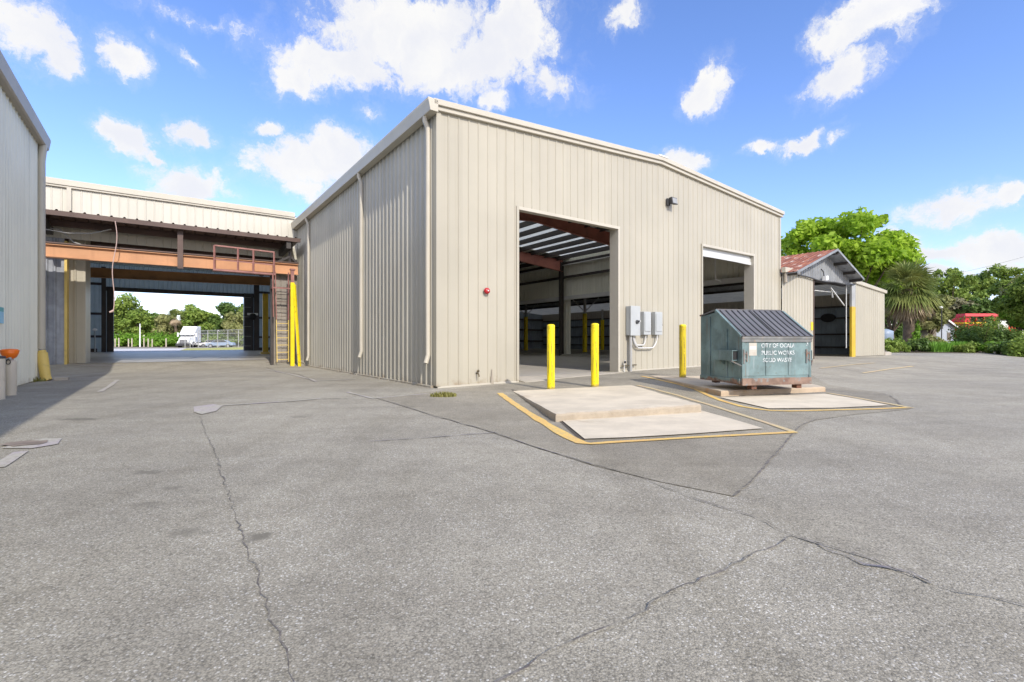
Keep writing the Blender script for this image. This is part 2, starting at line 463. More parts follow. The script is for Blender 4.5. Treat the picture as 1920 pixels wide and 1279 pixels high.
def asphalt(name, c_lo, c_hi, stone=(.70, .68, .62), patch=.11, stone_amt=.9, spots=()):
    m = new_mat(name); t = m.node_tree; p = t.nodes['Principled BSDF']
    pos = geo_pos(t)
    vo = t.nodes.new('ShaderNodeTexVoronoi'); vo.inputs['Scale'].default_value = 122; t.links.new(pos, vo.inputs['Vector'])
    sep = t.nodes.new('ShaderNodeSeparateColor'); t.links.new(vo.outputs['Color'], sep.inputs[0])
    cell = sep.outputs[0]
    c = mixc(t, mrange(t, cell, 0, 1, smooth=False), c_lo, c_hi)
    # pale stones: some cells
    dn = noise(t, pos, 1.1, 4, .6)
    c = mixc(t, mth(t, 'MULTIPLY', mrange(t, sep.outputs[1], .88, .96, 0, stone_amt), mrange(t, dn, .3, .62, .25, 1.0)), c, stone)
    c = mixc(t, mth(t, 'MULTIPLY', mrange(t, sep.outputs[2], .86, .95, 0, .75), mrange(t, dn, .35, .7, 1.0, .3)), c, tuple(x*.5 for x in c_lo))
    # gaps between the stones
    c = mixc(t, mrange(t, vo.outputs['Distance'], .45, .8, 0, .5), c, tuple(x*.35 for x in c_lo))
    # bigger grain visible farther away
    n2 = noise(t, pos, 34, 3, .7)
    c = mixc(t, mrange(t, n2, .35, .7), tuple(.80 for _ in range(3)), tuple(1.12 for _ in range(3)))if False else mixc(t, 1.0, c, mixc(t, mrange(t, n2, .3, .72), (.88, .88, .88), (1.09, 1.09, 1.09)), 'MULTIPLY')
    # wear: broad light and dark areas, tyre-wide streaks, oil spots
    n3 = noise(t, pos, .35, 5, .6)
    c = mixc(t, 1.0, c, mixc(t, mrange(t, n3, .34, .66), (1-patch, 1-patch, 1-patch*.95), (1+patch*.7, 1+patch*.7, 1+patch*.62)), 'MULTIPLY')
    mp = t.nodes.new('ShaderNodeMapping'); mp.inputs['Rotation'].default_value = (0, 0, -TH); mp.inputs['Scale'].default_value = (.35, 1.7, 1); t.links.new(pos, mp.inputs[0])
    n4 = noise(t, mp.outputs[0], .9, 5, .62)
    c = mixc(t, 1.0, c, mixc(t, mrange(t, n4, .38, .68), (1.03, 1.03, 1.03), (.92, .915, .91)), 'MULTIPLY')
    mp2 = t.nodes.new('ShaderNodeMapping'); mp2.inputs['Rotation'].default_value = (0, 0, -TH+.25); mp2.inputs['Scale'].default_value = (1.5, .10, 1); t.links.new(pos, mp2.inputs[0])
    n7 = noise(t, mp2.outputs[0], 1.0, 4, .55, dist=.3)
    c = mixc(t, 1.0, c, mixc(t, mrange(t, n7, .50, .68), (1.01, 1.01, 1.01), (.92, .915, .905)), 'MULTIPLY')
    n8 = noise(t, pos, 4.5, 5, .65)
    c = mixc(t, 1.0, c, mixc(t, mrange(t, n8, .3, .7), (.93, .93, .93), (1.06, 1.06, 1.06)), 'MULTIPLY')
    n5 = noise(t, pos, 1.7, 3, .5, dist=.6)
    c = mixc(t, mrange(t, n5, .69, .76, 0, .4), c, tuple(x*.6 for x in c_lo))
    c = spot_mix(t, pos, c, spots, tuple(x*.55 for x in c_lo))
    n6 = noise(t, pos, .23, 4, .6)
    c = mixc(t, mrange(t, n6, .60, .75, 0, .25), c, (.38, .31, .22))
    t.links.new(c, p.inputs['Base Color'])
    p.inputs['Roughness'].default_value = .9
    p.inputs['Specular IOR Level'].default_value = .25
    h = mth(t, 'ADD', mth(t, 'MULTIPLY', vo.outputs['Distance'], -.5), mth(t, 'MULTIPLY', n2, .8))
    t.links.new(bump(t, h, .55, .006), p.inputs['Normal'])
    return m
SPOTS = []
for (u, v, r_, sy, am) in ((484, 1006, .10, .9, .85), (148, 786, .42, .35, .95), (626, 748, .34, .35, .95), (276, 886, .17, .5, .75), (275, 946, .13, .6, .6), (350, 998, .14, .7, .6), (322, 915, .11, .6, .6), (838, 763, .42, .5, .7), (1480, 1240, .06, .6, .5), (600, 1180, .04, .8, .5),
                       (560, 782, .25, .5, .4), (168, 1079, .022, 1, .7), (1760, 792, .5, .4, .3), (1215, 1118, .03, 1, .5), (1665, 1230, .04, .8, .5), (790, 1222, .05, .7, .4), (740, 1160, .05, .7, .3), (212, 962, .08, .5, .4), (1130, 1085, .04, 1, .3)):
    p_ = on_ground(u, v); SPOTS.append((p_[0], p_[1], r_, r_*sy, am))
M['asphalt'] = asphalt('worn_asphalt', (.315, .292, .236), (.445, .412, .334), spots=SPOTS)
M['asphalt_dark'] = asphalt('darker_asphalt_patch', (.295, .269, .209), (.39, .355, .283), patch=.14, stone_amt=.45)

def concrete(name, c, dirt=(.3, .24, .18), amt=.4, speck=.3, sc=1.0):
    m = new_mat(name); t = m.node_tree; p = t.nodes['Principled BSDF']
    pos = geo_pos(t)
    n1 = noise(t, pos, 1.4*sc, 7, .65)
    cc = mixc(t, mrange(t, n1, .3, .7), tuple(x*.86 for x in c), tuple(min(1, x*1.08) for x in c))
    n2 = noise(t, pos, .8*sc, 6, .7, dist=.5)
    cc = mixc(t, mrange(t, n2, .55, .74, 0, amt), cc, dirt)
    n3 = noise(t, pos, 40, 3, .7)
    cc = mixc(t, mrange(t, n3, .58, .72, 0, speck), cc, tuple(x*.55 for x in c))
    t.links.new(cc, p.inputs['Base Color']); p.inputs['Roughness'].default_value = .85; p.inputs['Specular IOR Level'].default_value = .3
    t.links.new(bump(t, mth(t, 'ADD', n3, n1), .25, .008), p.inputs['Normal'])
    return m
M['pad'] = concrete('pad_concrete', (.645, .57, .44), dirt=(.40, .31, .20), amt=.65)
M['pad_rusty'] = concrete('rust_stained_pad', (.56, .48, .365), dirt=(.46, .26, .12), amt=.65)
M['pad_side'] = concrete('pad_edge_concrete', (.40, .34, .26), dirt=(.20, .16, .11), amt=.6, sc=4)
M['rust_side'] = concrete('rust_stained_concrete', (.47, .37, .26), dirt=(.48, .22, .07), amt=.85, sc=1.6)
M['floor'] = concrete('smooth_floor_concrete', (.48, .45, .395), dirt=(.28, .25, .2), amt=.5)
M['floor'].node_tree.nodes['Principled BSDF'].inputs['Roughness'].default_value = .42
M['road'] = concrete('pale_road', (.60, .58, .56), dirt=(.45, .42, .38), amt=.3)
M['sill'] = concrete('sill_concrete', (.46, .42, .345), dirt=(.3, .25, .18), amt=.5)
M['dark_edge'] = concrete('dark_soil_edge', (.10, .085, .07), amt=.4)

def line_mat(name, c, wear):
    m = new_mat(name); t = m.node_tree; p = t.nodes['Principled BSDF']
    pos = geo_pos(t)
    n = noise(t, pos, 22, 8, .75)
    cc = mixc(t, mrange(t, n, .44, .60, 0, wear), c, (.36, .335, .275))
    n2 = noise(t, pos, 2.2, 4)
    cc = mixc(t, mrange(t, n2, .4, .7, 0, .4), cc, (c[0]*.85, c[1]*.7, c[2]*1.2))
    t.links.new(cc, p.inputs['Base Color']); p.inputs['Roughness'].default_value = .8
    return m
M['line_y'] = line_mat('worn_yellow_road_paint', (.78, .52, .13), .5)
M['line_y2'] = line_mat('faded_yellow_road_paint', (.62, .49, .24), .7)
M['line_w'] = line_mat('worn_white_road_paint', (.47, .445, .375), .95)
M['crack'] = line_mat('crack_dark', (.125, .112, .09), .75)
M['crack_soft'] = line_mat('crack_soft', (.21, .2, .19), .75)
M['stain'] = line_mat('oil_stain', (.135, .132, .13), .35)

def leaf_mat(name, dark, light, tip=None, transl=.35, sc=.5):
    m = new_mat(name); t = m.node_tree; nd = t.nodes; p = nd['Principled BSDF']
    g = nd.new('ShaderNodeNewGeometry')
    c = mixc(t, g.outputs['Random Per Island'], dark, light)
    n1 = noise(t, g.outputs['Position'], sc, 3)
    c = mixc(t, mrange(t, n1, .35, .7, 0, .75), c, tip or tuple(x*1.25 for x in light))
    t.links.new(c, p.inputs['Base Color']); p.inputs['Roughness'].default_value = .55; p.inputs['Specular IOR Level'].default_value = .3
    tr = nd.new('ShaderNodeBsdfTranslucent'); t.links.new(c, tr.inputs['Color'])
    mx = nd.new('ShaderNodeMixShader'); mx.inputs[0].default_value = transl
    t.links.new(p.outputs[0], mx.inputs[1]); t.links.new(tr.outputs[0], mx.inputs[2])
    t.links.new(mx.outputs[0], nd['Material Output'].inputs['Surface'])
    return m
M['leaf_bright'] = leaf_mat('bright_spring_leaves', (.18, .33, .018), (.38, .58, .045), (.48, .64, .075), .5)
M['leaf_mid'] = leaf_mat('mid_green_leaves', (.10, .17, .025), (.24, .35, .06), (.33, .42, .09))
M['leaf_dark'] = leaf_mat('dark_green_leaves', (.045, .095, .022), (.13, .22, .05), (.19, .28, .06))
M['leaf_olive'] = leaf_mat('olive_leaves', (.17, .20, .06), (.34, .36, .13), (.42, .41, .18))
M['leaf_grey'] = leaf_mat('grey_green_leaves', (.19, .19, .10), (.34, .33, .20), (.40, .38, .25))
M['leaf_yard'] = leaf_mat('fresh_green_leaves', (.09, .21, .018), (.21, .40, .045), (.29, .48, .06), .4)
M['frond'] = leaf_mat('palm_fronds', (.08, .13, .03), (.24, .31, .09), (.34, .34, .10))
M['frond_dead'] = leaf_mat('dead_palm_fronds', (.30, .22, .13), (.52, .41, .28), (.58, .46, .32), .2)
M['cover'] = paint('worn_iron_cover', (.26, .21, .17), .7, var=.25, scale=6)
M['grass'] = leaf_mat('dry_grass', (.13, .14, .03), (.30, .30, .08), (.36, .33, .12))
M['grass_lush'] = leaf_mat('lush_grass', (.09, .23, .02), (.22, .44, .06), (.28, .50, .08))
M['turf'] = concrete('dry_turf', (.42, .42, .13), dirt=(.32, .36, .09), amt=.6)
M['soil'] = concrete('scrub_soil', (.17, .14, .09), dirt=(.08, .1, .04), amt=.6)
CLOUD_AND_FILL_TABLE = [(-44.78, 24.4, 3.94, 2.87, 0, 1.0), (-43.48, 23.15, 2.06, 1.6, 0, 0.9), (-39.4, 24.89, 2.14, 1.74, 0, 1.0), (-39.4, 18.45, 2.41, 1.63, -10, 1.15), (-36.86, 17.6, 1.0, 0.66, 0, 0.8), (-33.22, 19.76, 2.19, 1.64, 0, 1.2), (-26.89, 21.35, 1.66, 1.01, 0, 1.0), (-33.49, 15.4, 4.3, 2.12, 0, 1.1), (-34.78, 15.66, 1.76, 1.73, 0, 0.9), (-22.19, 19.12, 7.25, 2.69, 12, 1.1), (-19.43, 20.49, 4.63, 2.42, 0, 0.9), (-23.27, 16.61, 3.3, 1.92, 0, 0.8), (-12.44, 31.96, 11.79, 4.34, 0, 1.35), (-19.43, 28.38, 8.1, 2.85, 0, 1.0), (-23.8, 26.28, 3.81, 2.15, 20, 0.8), (-6.29, 29.65, 9.0, 3.42, 0, 1.1), (0.0, 32.58, 7.16, 5.08, 0, 1.0), (4.41, 27.79, 4.53, 1.78, -15, 0.8), (-16.58, 24.66, 1.67, 0.93, 0, 0.8), (-2.21, 26.09, 2.6, 1.15, 0, 1.0), (13.16, 33.71, 2.16, 1.75, 0, 0.75), (21.65, 26.17, 3.09, 2.53, 20, 1.05), (36.86, 28.07, 5.41, 2.51, 10, 1.2), (33.92, 24.12, 3.58, 2.16, 18, 1.2), (27.14, 19.53, 1.75, 0.93, 0, 1.0), (30.77, 19.39, 3.36, 0.99, 6, 1.0), (34.14, 19.01, 1.11, 0.67, 0, 0.7), (19.32, 19.19, 3.19, 1.37, -10, 0.9), (42.46, 11.7, 4.25, 1.75, 8, 1.15), (45.56, 12.17, 1.91, 1.31, 0, 1.0), (45.09, 8.17, 3.56, 1.44, 0, 1.0), (41.06, 8.11, 2.59, 0.87, 0, 0.9), (38.83, 9.24, 1.58, 0.99, 0, 0.8), (42.12, 6.28, 2.86, 0.67, 0, 0.6), (46.02, 6.53, 1.88, 0.62, 0, 0.6), (35.63, 11.38, 1.72, 0.81, 0, 0.7), (-18.59, 32.07, 2.34, 0.53, 0, 0.5), (-33.92, 26.48, 1.79, 0.43, -20, 0.45), (-33.04, 29.39, 2.74, 0.33, 0, 0.25), (125.0, 38.3, 19.9, 10.2, 0, 1.35), (-153.6, 13.4, 14.2, 11.9, 0, 1.35), (129.5, 22.2, 29.9, 9.3, 0, 1.35), (-109.30000000000001, 34.8, 24.2, 7.1, 0, 1.35), (-151.7, 55.1, 22.4, 11.2, 0, 1.35), (-144.0, 13.3, 26.1, 10.1, 0, 1.35), (138.3, 11.6, 27.8, 9.3, 0, 1.35), (-134.0, 55.7, 25.4, 12.4, 0, 1.35), (157.9, 51.6, 21.1, 12.5, 0, 1.35), (-100.39999999999998, 15.1, 16.2, 7.5, 0, 1.35), (-82.19999999999999, 32.7, 24.0, 8.1, 0, 1.35), (-178.5, 30.1, 19.6, 10.1, 0, 1.35), (-162.3, 57.0, 24.9, 12.5, 0, 1.35), (-105.19999999999999, 61.5, 24.7, 7.1, 0, 1.35), (-104.30000000000001, 60.2, 28.5, 10.0, 0, 1.35), (-135.1, 21.0, 27.3, 10.0, 0, 1.35), (134.8, 13.3, 27.7, 12.9, 0, 1.35), (93.6, 51.6, 20.6, 7.1, 0, 1.35), (136.7, 50.0, 28.0, 6.3, 0, 1.35), (-155.9, 12.3, 25.5, 8.3, 0, 1.35), (-100.0, 61.0, 22.1, 13.0, 0, 1.35), (140.0, 14.0, 23.6, 6.2, 0, 1.35), (116.5, 31.2, 23.8, 7.1, 0, 1.35), (83.9, 55.1, 19.0, 12.7, 0, 1.35), (-96.69999999999999, 29.6, 21.4, 9.6, 0, 1.35), (-149.8, 41.0, 22.9, 10.3, 0, 1.35)]  # the broad entries out of view are added for neutral fill light
SKY_SAT, SKY_VAL, EXPO, SUN_E, CLOUD_LUM, SKY_TINT = 1.12, 1.08, .56, 2.7, .69, (1.10, 1.03, 1.24)

# ------------------------------------------------------------------ corrugated cladding
def corr(mb, T, L, zb, zt, openings=(), pitch=.305, h=.03, base=.085, top=.03, phase=.15, s0=0.0, slope=False):
    """ribbed sheet. T(s, off, z) -> point.  zb/zt: numbers or functions of s."""
    fzb = zb if callable(zb) else (lambda s: zb)
    fzt = zt if callable(zt) else (lambda s: zt)
    pts = [(s0, 0.0), (L, 0.0)]
    c = s0+phase
    while c+base/2 < L-.01:
        pts += [(c-base/2, 0), (c-top/2, h), (c+top/2, h), (c+base/2, 0)]
        c += pitch
    pts.sort()
    def off(s):
        for (p, o), (q, r) in zip(pts, pts[1:]):
            if p <= s <= q:
                return o if q-p < 1e-6 else o+(r-o)*(s-p)/(q-p)
        return 0
    for o in openings:
        for e in (o[0], o[1]):
            if s0 < e < L: pts.append((e, off(e)))
    pts.sort()
    for (p, o), (q, r) in zip(pts, pts[1:]):
        if q-p < 1e-5: continue
        mid = (p+q)/2
        cuts = sorted([(x[2], x[3]) for x in openings if x[0] < mid < x[1]])
        segs = []
        lo = (fzb(p), fzb(q)); hi = (fzt(p), fzt(q))
        cur = lo
        for z0, z1 in cuts:
            if z0 > min(cur)+.02: segs.append((cur, (z0, z0)))
            cur = (z1, z1)
        segs.append((cur, hi))
        for (a0, a1), (b0, b1) in segs:
            if b0 > a0+1e-3:
                mb.quad(T(p, o, a0), T(q, r, a1), T(q, r, b1), T(p, o, b0))
    return mb

def g_ab(a, b):
    x, y, _ = W(a, b, 0)
    return G(x, y)

# ================================================================== SETTING
def ground_coords():
    xs = list(np.arange(-14, 32.01, .4))
    x = -14.0; st = .6
    left = []
    while x > -420: x -= st; left.append(x); st *= 1.13
    x = 32.0; st = .6; right = []
    while x < 420: x += st; right.append(x); st *= 1.13
    ys = list(np.arange(-3, 44.01, .4))
    y = -3.0; st = .6; near = []
    while y > -120: y -= st; near.append(y); st *= 1.2
    y = 44.0; st = .6; far = []
    while y < 620: y += st; far.append(y); st *= 1.10
    return left[::-1]+[float(q) for q in xs]+right, near[::-1]+[float(q) for q in ys]+far

gx, gy = ground_coords()
gm = MB()
gm.v = [(x, y, G(x, y)) for y in gy for x in gx]
nx = len(gx)
gm.f = [(j*nx+i, j*nx+i+1, (j+1)*nx+i+1, (j+1)*nx+i) for j in range(len(gy)-1) for i in range(nx-1)]
gm.sm = [True]*len(gm.f)
tag(gm.build('ground', M['asphalt']), 'worn grey asphalt yard with pale stones and cracks', 'ground', kind='structure')

def sheet(name, poly, mat, h, step=.35, ab=False, label=None, cat=None):
    """flat covering laid on the ground: polygon (world xy) triangulated fine enough to follow it"""
    bm = bmesh.new()
    vs = [bm.verts.new((p[0], p[1], 0)) for p in poly]
    f = bm.faces.new(vs)
    xs = [p[0] for p in poly]; ys = [p[1] for p in poly]
    for ax, lo, hi in ((0, min(xs), max(xs)), (1, min(ys), max(ys))):
        n = int((hi-lo)/step)
        for k in range(1, n+1):
            c = lo + k*(hi-lo)/(n+1)
            co = Vector((c, 0, 0)) if ax == 0 else Vector((0, c, 0))
            no = Vector((1, 0, 0)) if ax == 0 else Vector((0, 1, 0))
            bmesh.ops.bisect_plane(bm, geom=bm.verts[:]+bm.edges[:]+bm.faces[:], plane_co=co, plane_no=no)
    for v in bm.verts: v.co.z = G(v.co.x, v.co.y)+h
    bmesh.ops.triangulate(bm, faces=bm.faces[:])
    me = bpy.data.meshes.new(name); bm.to_mesh(me); bm.free()
    o = bpy.data.objects.new(name, me); col.objects.link(o); me.materials.append(mat)
    tag(o, label, cat, kind='structure')
    return o

def jag(pts, amp, n):
    out = []
    for p, q in zip(pts, pts[1:]):
        d = (q[0]-p[0], q[1]-p[1]); L = math.hypot(*d); k = max(2, int(L*n))
        nn = (-d[1]/L, d[0]/L)
        for i in range(k):
            t = i/k
            j = random.uniform(-amp, amp) if i else 0
            out.append((p[0]+d[0]*t+nn[0]*j, p[1]+d[1]*t+nn[1]*j))
    out.append(pts[-1][:2])
    return out

def ribbon(name, pts, w, mat, h, sub=.25, vary=0.0, label=None, cat=None):
    """painted or cracked line following the ground; pts are world xy"""
    fine = []
    for p, q in zip(pts, pts[1:]):
        L = math.hypot(q[0]-p[0], q[1]-p[1]); k = max(1, int(L/sub))
        for i in range(k): fine.append((p[0]+(q[0]-p[0])*i/k, p[1]+(q[1]-p[1])*i/k))
    fine.append(pts[-1][:2])
    mb = MB(); L_, R_ = [], []
    for i, p in enumerate(fine):
        a = fine[max(0, i-1)]; b = fine[min(len(fine)-1, i+1)]
        d = (b[0]-a[0], b[1]-a[1]); l = math.hypot(*d) or 1
        n = (-d[1]/l, d[0]/l)
        ww = w/2*(1+random.uniform(-vary, vary))
        x, y = p[0]+n[0]*ww, p[1]+n[1]*ww
        L_.append((x, y, G(x, y)+h))
        x, y = p[0]-n[0]*ww, p[1]-n[1]*ww
        R_.append((x, y, G(x, y)+h))
    n = len(fine)
    mb.add(L_+R_, [(i, i+1, n+i+1, n+i) for i in range(n-1)])
    o = mb.build(name, mat)
    tag(o, label, cat, kind='structure')
    return o

def gp(*uv, h=0.0):
    return [on_ground(u, v, h)[:2] for u, v in uv]

# darker repaved apron round the bin pads
apron = gp((705, 747), (800, 776), (905, 806), (1000, 838), (1110, 873), (1240, 905), (1377, 932), (1432, 878), (1476, 828), (1520, 790),
           (1600, 778), (1705, 768), (1660, 738), (1555, 722), (1500, 690), (1290, 688), (1165, 699), (1000, 716), (840, 731))
sheet('asphalt_patch', apron, M['asphalt_dark'], .006)

# passage floor, pale road behind
sheet('passage_floor', [W(a, b, 0)[:2] for a, b in ((-8.8, 27.0), (5.5, 27.0), (5.5, 33.6), (13.8, 33.6), (13.8, 49.6), (-8.8, 49.6))], M['floor'], .012, 1.0)
sheet('road', [W(a, b, 0)[:2] for a, b in ((-110, 50), (60, 50), (60, 64), (16, 90), (-110, 118))], M['road'], .02, 4.0)
tl = [at(338, 655.5, 60)[:2], at(470, 655.5, 62)[:2], at(480, 651, 88)[:2], at(350, 651, 76)[:2]]
sheet('grass_verge', tl, M['turf'], .05, 3.0)
wd = [(-125, 96), (-20, 88), (-10, 180), (-160, 180)]
sheet('scrub_ground', wd, M['soil'], .03, 8.0)
sheet('planting_strip', [on_ground(1640, 661)[:2], on_ground(1800, 662.5)[:2], on_ground(1925, 665)[:2], (75, 40), (110, 70), (60, 120), (30, 60)], M['soil'], .03, 2.5)

# yellow boxes round the two bin pads
L1 = gp((937, 738), (960, 755), (985, 772), (1012, 789), (1040, 806), (1066, 821), (1090, 832))
ribbon('yellow_line', L1, .15, M['line_y'], .014, vary=.2)
L1 = gp((1082, 832), (1110, 834), (1150, 831), (1220, 827), (1300, 822), (1400, 817), (1492, 812))
ribbon('yellow_line', L1, .095, M['line_y'], .016, vary=.1)
L1 = gp((1490, 812), (1440, 795), (1390, 779), (1330, 760), (1270, 742), (1225, 730), (1195, 723))
ribbon('yellow_line', L1, .10, M['line_y2'], .014, vary=.15)
L1 = gp((1203, 706), (1240, 714), (1275, 722), (1305, 731), (1328, 742), (1352, 752), (1390, 763), (1420, 768), (1445, 771), (1480, 772), (1560, 770), (1640, 768), (1710, 765))
ribbon('yellow_line', L1, .11, M['line_y'], .014, vary=.12)
L1 = gp((1708, 766), (1660, 757), (1600, 746), (1552, 738))
ribbon('yellow_line', L1, .11, M['line_y2'], .016, vary=.12)
ribbon('yellow_line', gp((1618, 700), (1665, 693), (1712, 687)), .12, M['line_y2'], .014, vary=.2)
ribbon('yellow_line', gp((1538, 691), (1600, 684), (1640, 681)), .10, M['line_y2'], .014, vary=.3)

# white bay marks
ribbon('white_line', gp((415, 761), (480, 757), (545, 753), (600, 748)), .10, M['line_w'], .010, vary=.2)
ribbon('white_line', gp((498, 692), (540, 701), (585, 712), (592, 716)), .10, M['line_w'], .010, vary=.2)
ribbon('white_line', gp((590, 715), (630, 713), (668, 711)), .10, M['line_w'], .010, vary=.3)
ribbon('white_line', gp((187, 735), (205, 725), (220, 713)), .10, M['line_w'], .010, vary=.2)
ribbon('white_line', gp((-10, 879), (12, 866), (40, 848)), .13, M['line_w'], .010, vary=.15)
ribbon('white_line', gp((150, 686), (185, 686), (240, 685)), .08, M['line_w'], .012, vary=.2)
ribbon('white_line', gp((652, 736), (700, 748), (760, 742), (800, 739)), .07, M['line_w'], .010, vary=.4)
sheet('white_patch', gp((363, 764), (400, 759), (417, 762), (405, 772), (378, 778), (364, 774)), M['line_w'], .012)
sheet('worn_patch', gp((2, 842), (40, 829), (80, 824), (116, 823), (108, 834), (60, 842)), M['line_w'], .010)
def disc(u, v, r, sy=1.0):
    c = on_ground(u, v)
    return [(c[0]+r*math.cos(k*PI/9)*(1+.15*math.sin(3.1*k)), c[1]+sy*r*math.sin(k*PI/9)*(1+.2*math.sin(2.3*k+1))) for k in range(18)]
sheet('drain_cover', disc(48, 833, .22, .7), M['cover'], .016)
for u, v, r, sy in () and ((484, 1006, .11, .9), (148, 786, .35, .3), (626, 748, .25, .3), (276, 886, .16, .6), (275, 946, .13, .7), (350, 998, .11, .7), (322, 958, .1, .6), (560, 782, .2, .5), (168, 1079, .03, 1), (1760, 792, .45, .5), (1822, 705, .7, .25), (838, 762, .28, .8), (905, 760, .25, .6), (1215, 1118, .03, 1), (1665, 1230, .035, .8), (950, 805, .3, .6)):
    sheet('oil_stain', disc(u, v, r, sy), M['stain'], .009, .3)

# cracks
def crack(uv, w, amp, n=7, mat='crack', vary=.75):
    ribbon('crack', jag(gp(*uv), amp, n), w, M[mat], .011, sub=.06, vary=vary)
crack([(375, 781), (385, 812), (402, 848), (420, 905), (440, 962), (458, 1010), (466, 1045), (485, 1085), (505, 1150), (525, 1205), (541, 1245), (552, 1285)], .006, .016, 18)
crack([(925, 1287), (1010, 1236), (1090, 1198), (1180, 1165), (1260, 1110), (1330, 1082), (1400, 1048), (1450, 1028), (1487, 1006)], .0075, .016, 18)
crack([(1487, 1006), (1440, 982), (1380, 960), (1300, 935), (1240, 912), (1180, 890), (1110, 872)], .007, .022, 12, 'crack')
crack([(1487, 1006), (1560, 1028), (1640, 1052), (1720, 1085), (1800, 1114), (1930, 1141)], .007, .03, 12, 'crack')
crack([(1500, 1010), (1590, 1045), (1660, 1066), (1745, 1097)], .012, .06, 12, 'crack_soft')
crack([(1110, 872), (1000, 838), (905, 806), (800, 776), (705, 747)], .012, .03, 4, 'crack_soft')
crack([(1377, 932), (1415, 897), (1440, 868), (1460, 846), (1476, 826), (1500, 800), (1530, 787)], .016, .008, 5, 'crack')
crack([(690, 829), (800, 822), (930, 812)], .02, .02, 4, 'crack_soft')
crack([(500, 690), (520, 697), (560, 702), (590, 716)], .03, .02, 4, 'crack')
crack([(1690, 764), (1680, 750), (1668, 742)], .03, .01, 5, 'crack')
crack([(1545, 730), (1600, 737), (1668, 741)], .025, .05, 3, 'crack_soft')

# ================================================================== BIG WAREHOUSE
EAVE, PEAK = 7.15, 7.72
def roof_z(a):
    t = (a-A0)/ML
    return EAVE + (PEAK-EAVE)*(1-abs(2*t-1))

wr = thing('warehouse', 'large cream ribbed metal warehouse with two open doorways in its gabled front, in the middle', 'warehouse', W(A0, B0, 0), TH)
# front openings, measured on the wall plane
d1a0, z_ = on_b(971, 391, B0); d1z = on_b(971, 391, B0)[1]; d1a1 = on_b(1158, 428, B0)[0]
d2a0 = on_b(1316, 459, B0)[0]; d2z = on_b(1316, 460, B0)[1]; d2a1 = on_b(1412, 479, B0)[0]
FT = lambda s, o, z: W(A0+s, B0-o, z)
fb = lambda s: g_ab(A0+s, B0-.05)+.025
mb = MB()
corr(mb, FT, ML, fb, lambda s: roof_z(A0+s)-.02, [(d1a0-A0, d1a1-A0, -1, d1z), (d2a0-A0, d2a1-A0, -1, d2z)], h=.020, base=.06, top=.028, phase=.33)
fw = mb.build('front_wall', M['cream'], wr)
mb = MB()
ST = lambda s, o, z: W(A0-o, B0+s, z)
sb = lambda s: g_ab(A0-.1, B0+s)+.03
corr(mb, ST, MB_-B0, sb, EAVE-.02, h=.045, base=.13, top=.05, phase=.27)
mb.build('side_wall', M['cream_side'], wr)
mb = MB()
corr(mb, lambda s, o, z: W(A1+o, B0+s, z), MB_-B0, 0, EAVE-.02, [(.75, 6.9, -1, 4.15), (8.0, 14.4, -1, 4.15), (15.4, 21.6, -1, 4.15)], h=.035)
mb.build('right_wall', M['greycream'], wr)
mb = MB()
corr(mb, lambda s, o, z: W(A0+s, MB_+o, z), ML, 0, lambda s: roof_z(A0+s)-.02, [(4, 9, -1, 4.4)], h=.035)  # opening in the rear wall is added to let daylight in
mb.build('rear_wall', M['greycream'], wr)
# roof: two slopes
for sgn in (0, 1):
    mb = MB()
    am = A0+ML/2
    if sgn == 0: RTf = lambda s, o, t: W(A0-.12+t*(ML/2+.12), B0-.1+s, EAVE-.01+(PEAK-EAVE)*t+o)
    else: RTf = lambda s, o, t: W(A1+.12-t*(ML/2+.12), B0-.1+s, EAVE-.01+(PEAK-EAVE)*t+o)
    corr(mb, RTf, 8.0, 0.0, 1.0, h=.035)
    corr(mb, RTf, MB_-B0+.2, 0.0, 1.0, h=.035, s0=14.6)
    mb.build('roof', M['liner'], wr)
    mb = MB(); corr(mb, RTf, 14.6, 0.0, 1.0, h=.035, s0=8.0); mb.build('fill_light_panel', M['fill_skylight'], wr)  # middle roof bay made translucent, added to brighten the interior and its roof strips
# rake trim along the front gable
mb = MB()
for (p, q) in ((A0-.16, A0+ML/2), (A0+ML/2, A1+.14)):
    zp, zq = roof_z(max(p, A0)), roof_z(min(q, A1))
    for (o0, o1, h0, h1) in ((.012, .16, -.02, .13), (.0, .10, -.13, -.02)):
        mb.hexa([W(p, B0-o1, zp+h0), W(q, B0-o1, zq+h0), W(q, B0-o0, zq+h0), W(p, B0-o0, zp+h0),
                 W(p, B0-o1, zp+h1), W(q, B0-o1, zq+h1), W(q, B0-o0, zq+h1), W(p, B0-o0, zp+h1)])
mb.build('rake_trim', M['trim'], wr, bevel=.012)
mb = MB()
mb.hexa([W(A0+ML/2-.25, B0-.18, PEAK+.105), W(A0+ML/2+.25, B0-.18, PEAK+.105), W(A0+ML/2+.25, B0+.3, PEAK+.105), W(A0+ML/2-.25, B0+.3, PEAK+.105),
         W(A0+ML/2-.25, B0-.18, PEAK+.15), W(A0+ML/2+.25, B0-.18, PEAK+.15), W(A0+ML/2+.25, B0+.3, PEAK+.15), W(A0+ML/2-.25, B0+.3, PEAK+.15)])
mb.build('ridge_cap', M['white'], wr)
# eave gutter on the alley side
mb = MB()
prof = [(-.02, -.20), (-.02, .10), (-.30, .12), (-.30, .06), (-.27, -.05), (-.24, -.20)]
mb.prism(prof, B0-.16, MB_, lambda p, q, d: W(A0+p-.02, d, EAVE+q))
mb.build('gutter', M['trim'], wr, bevel=.01)
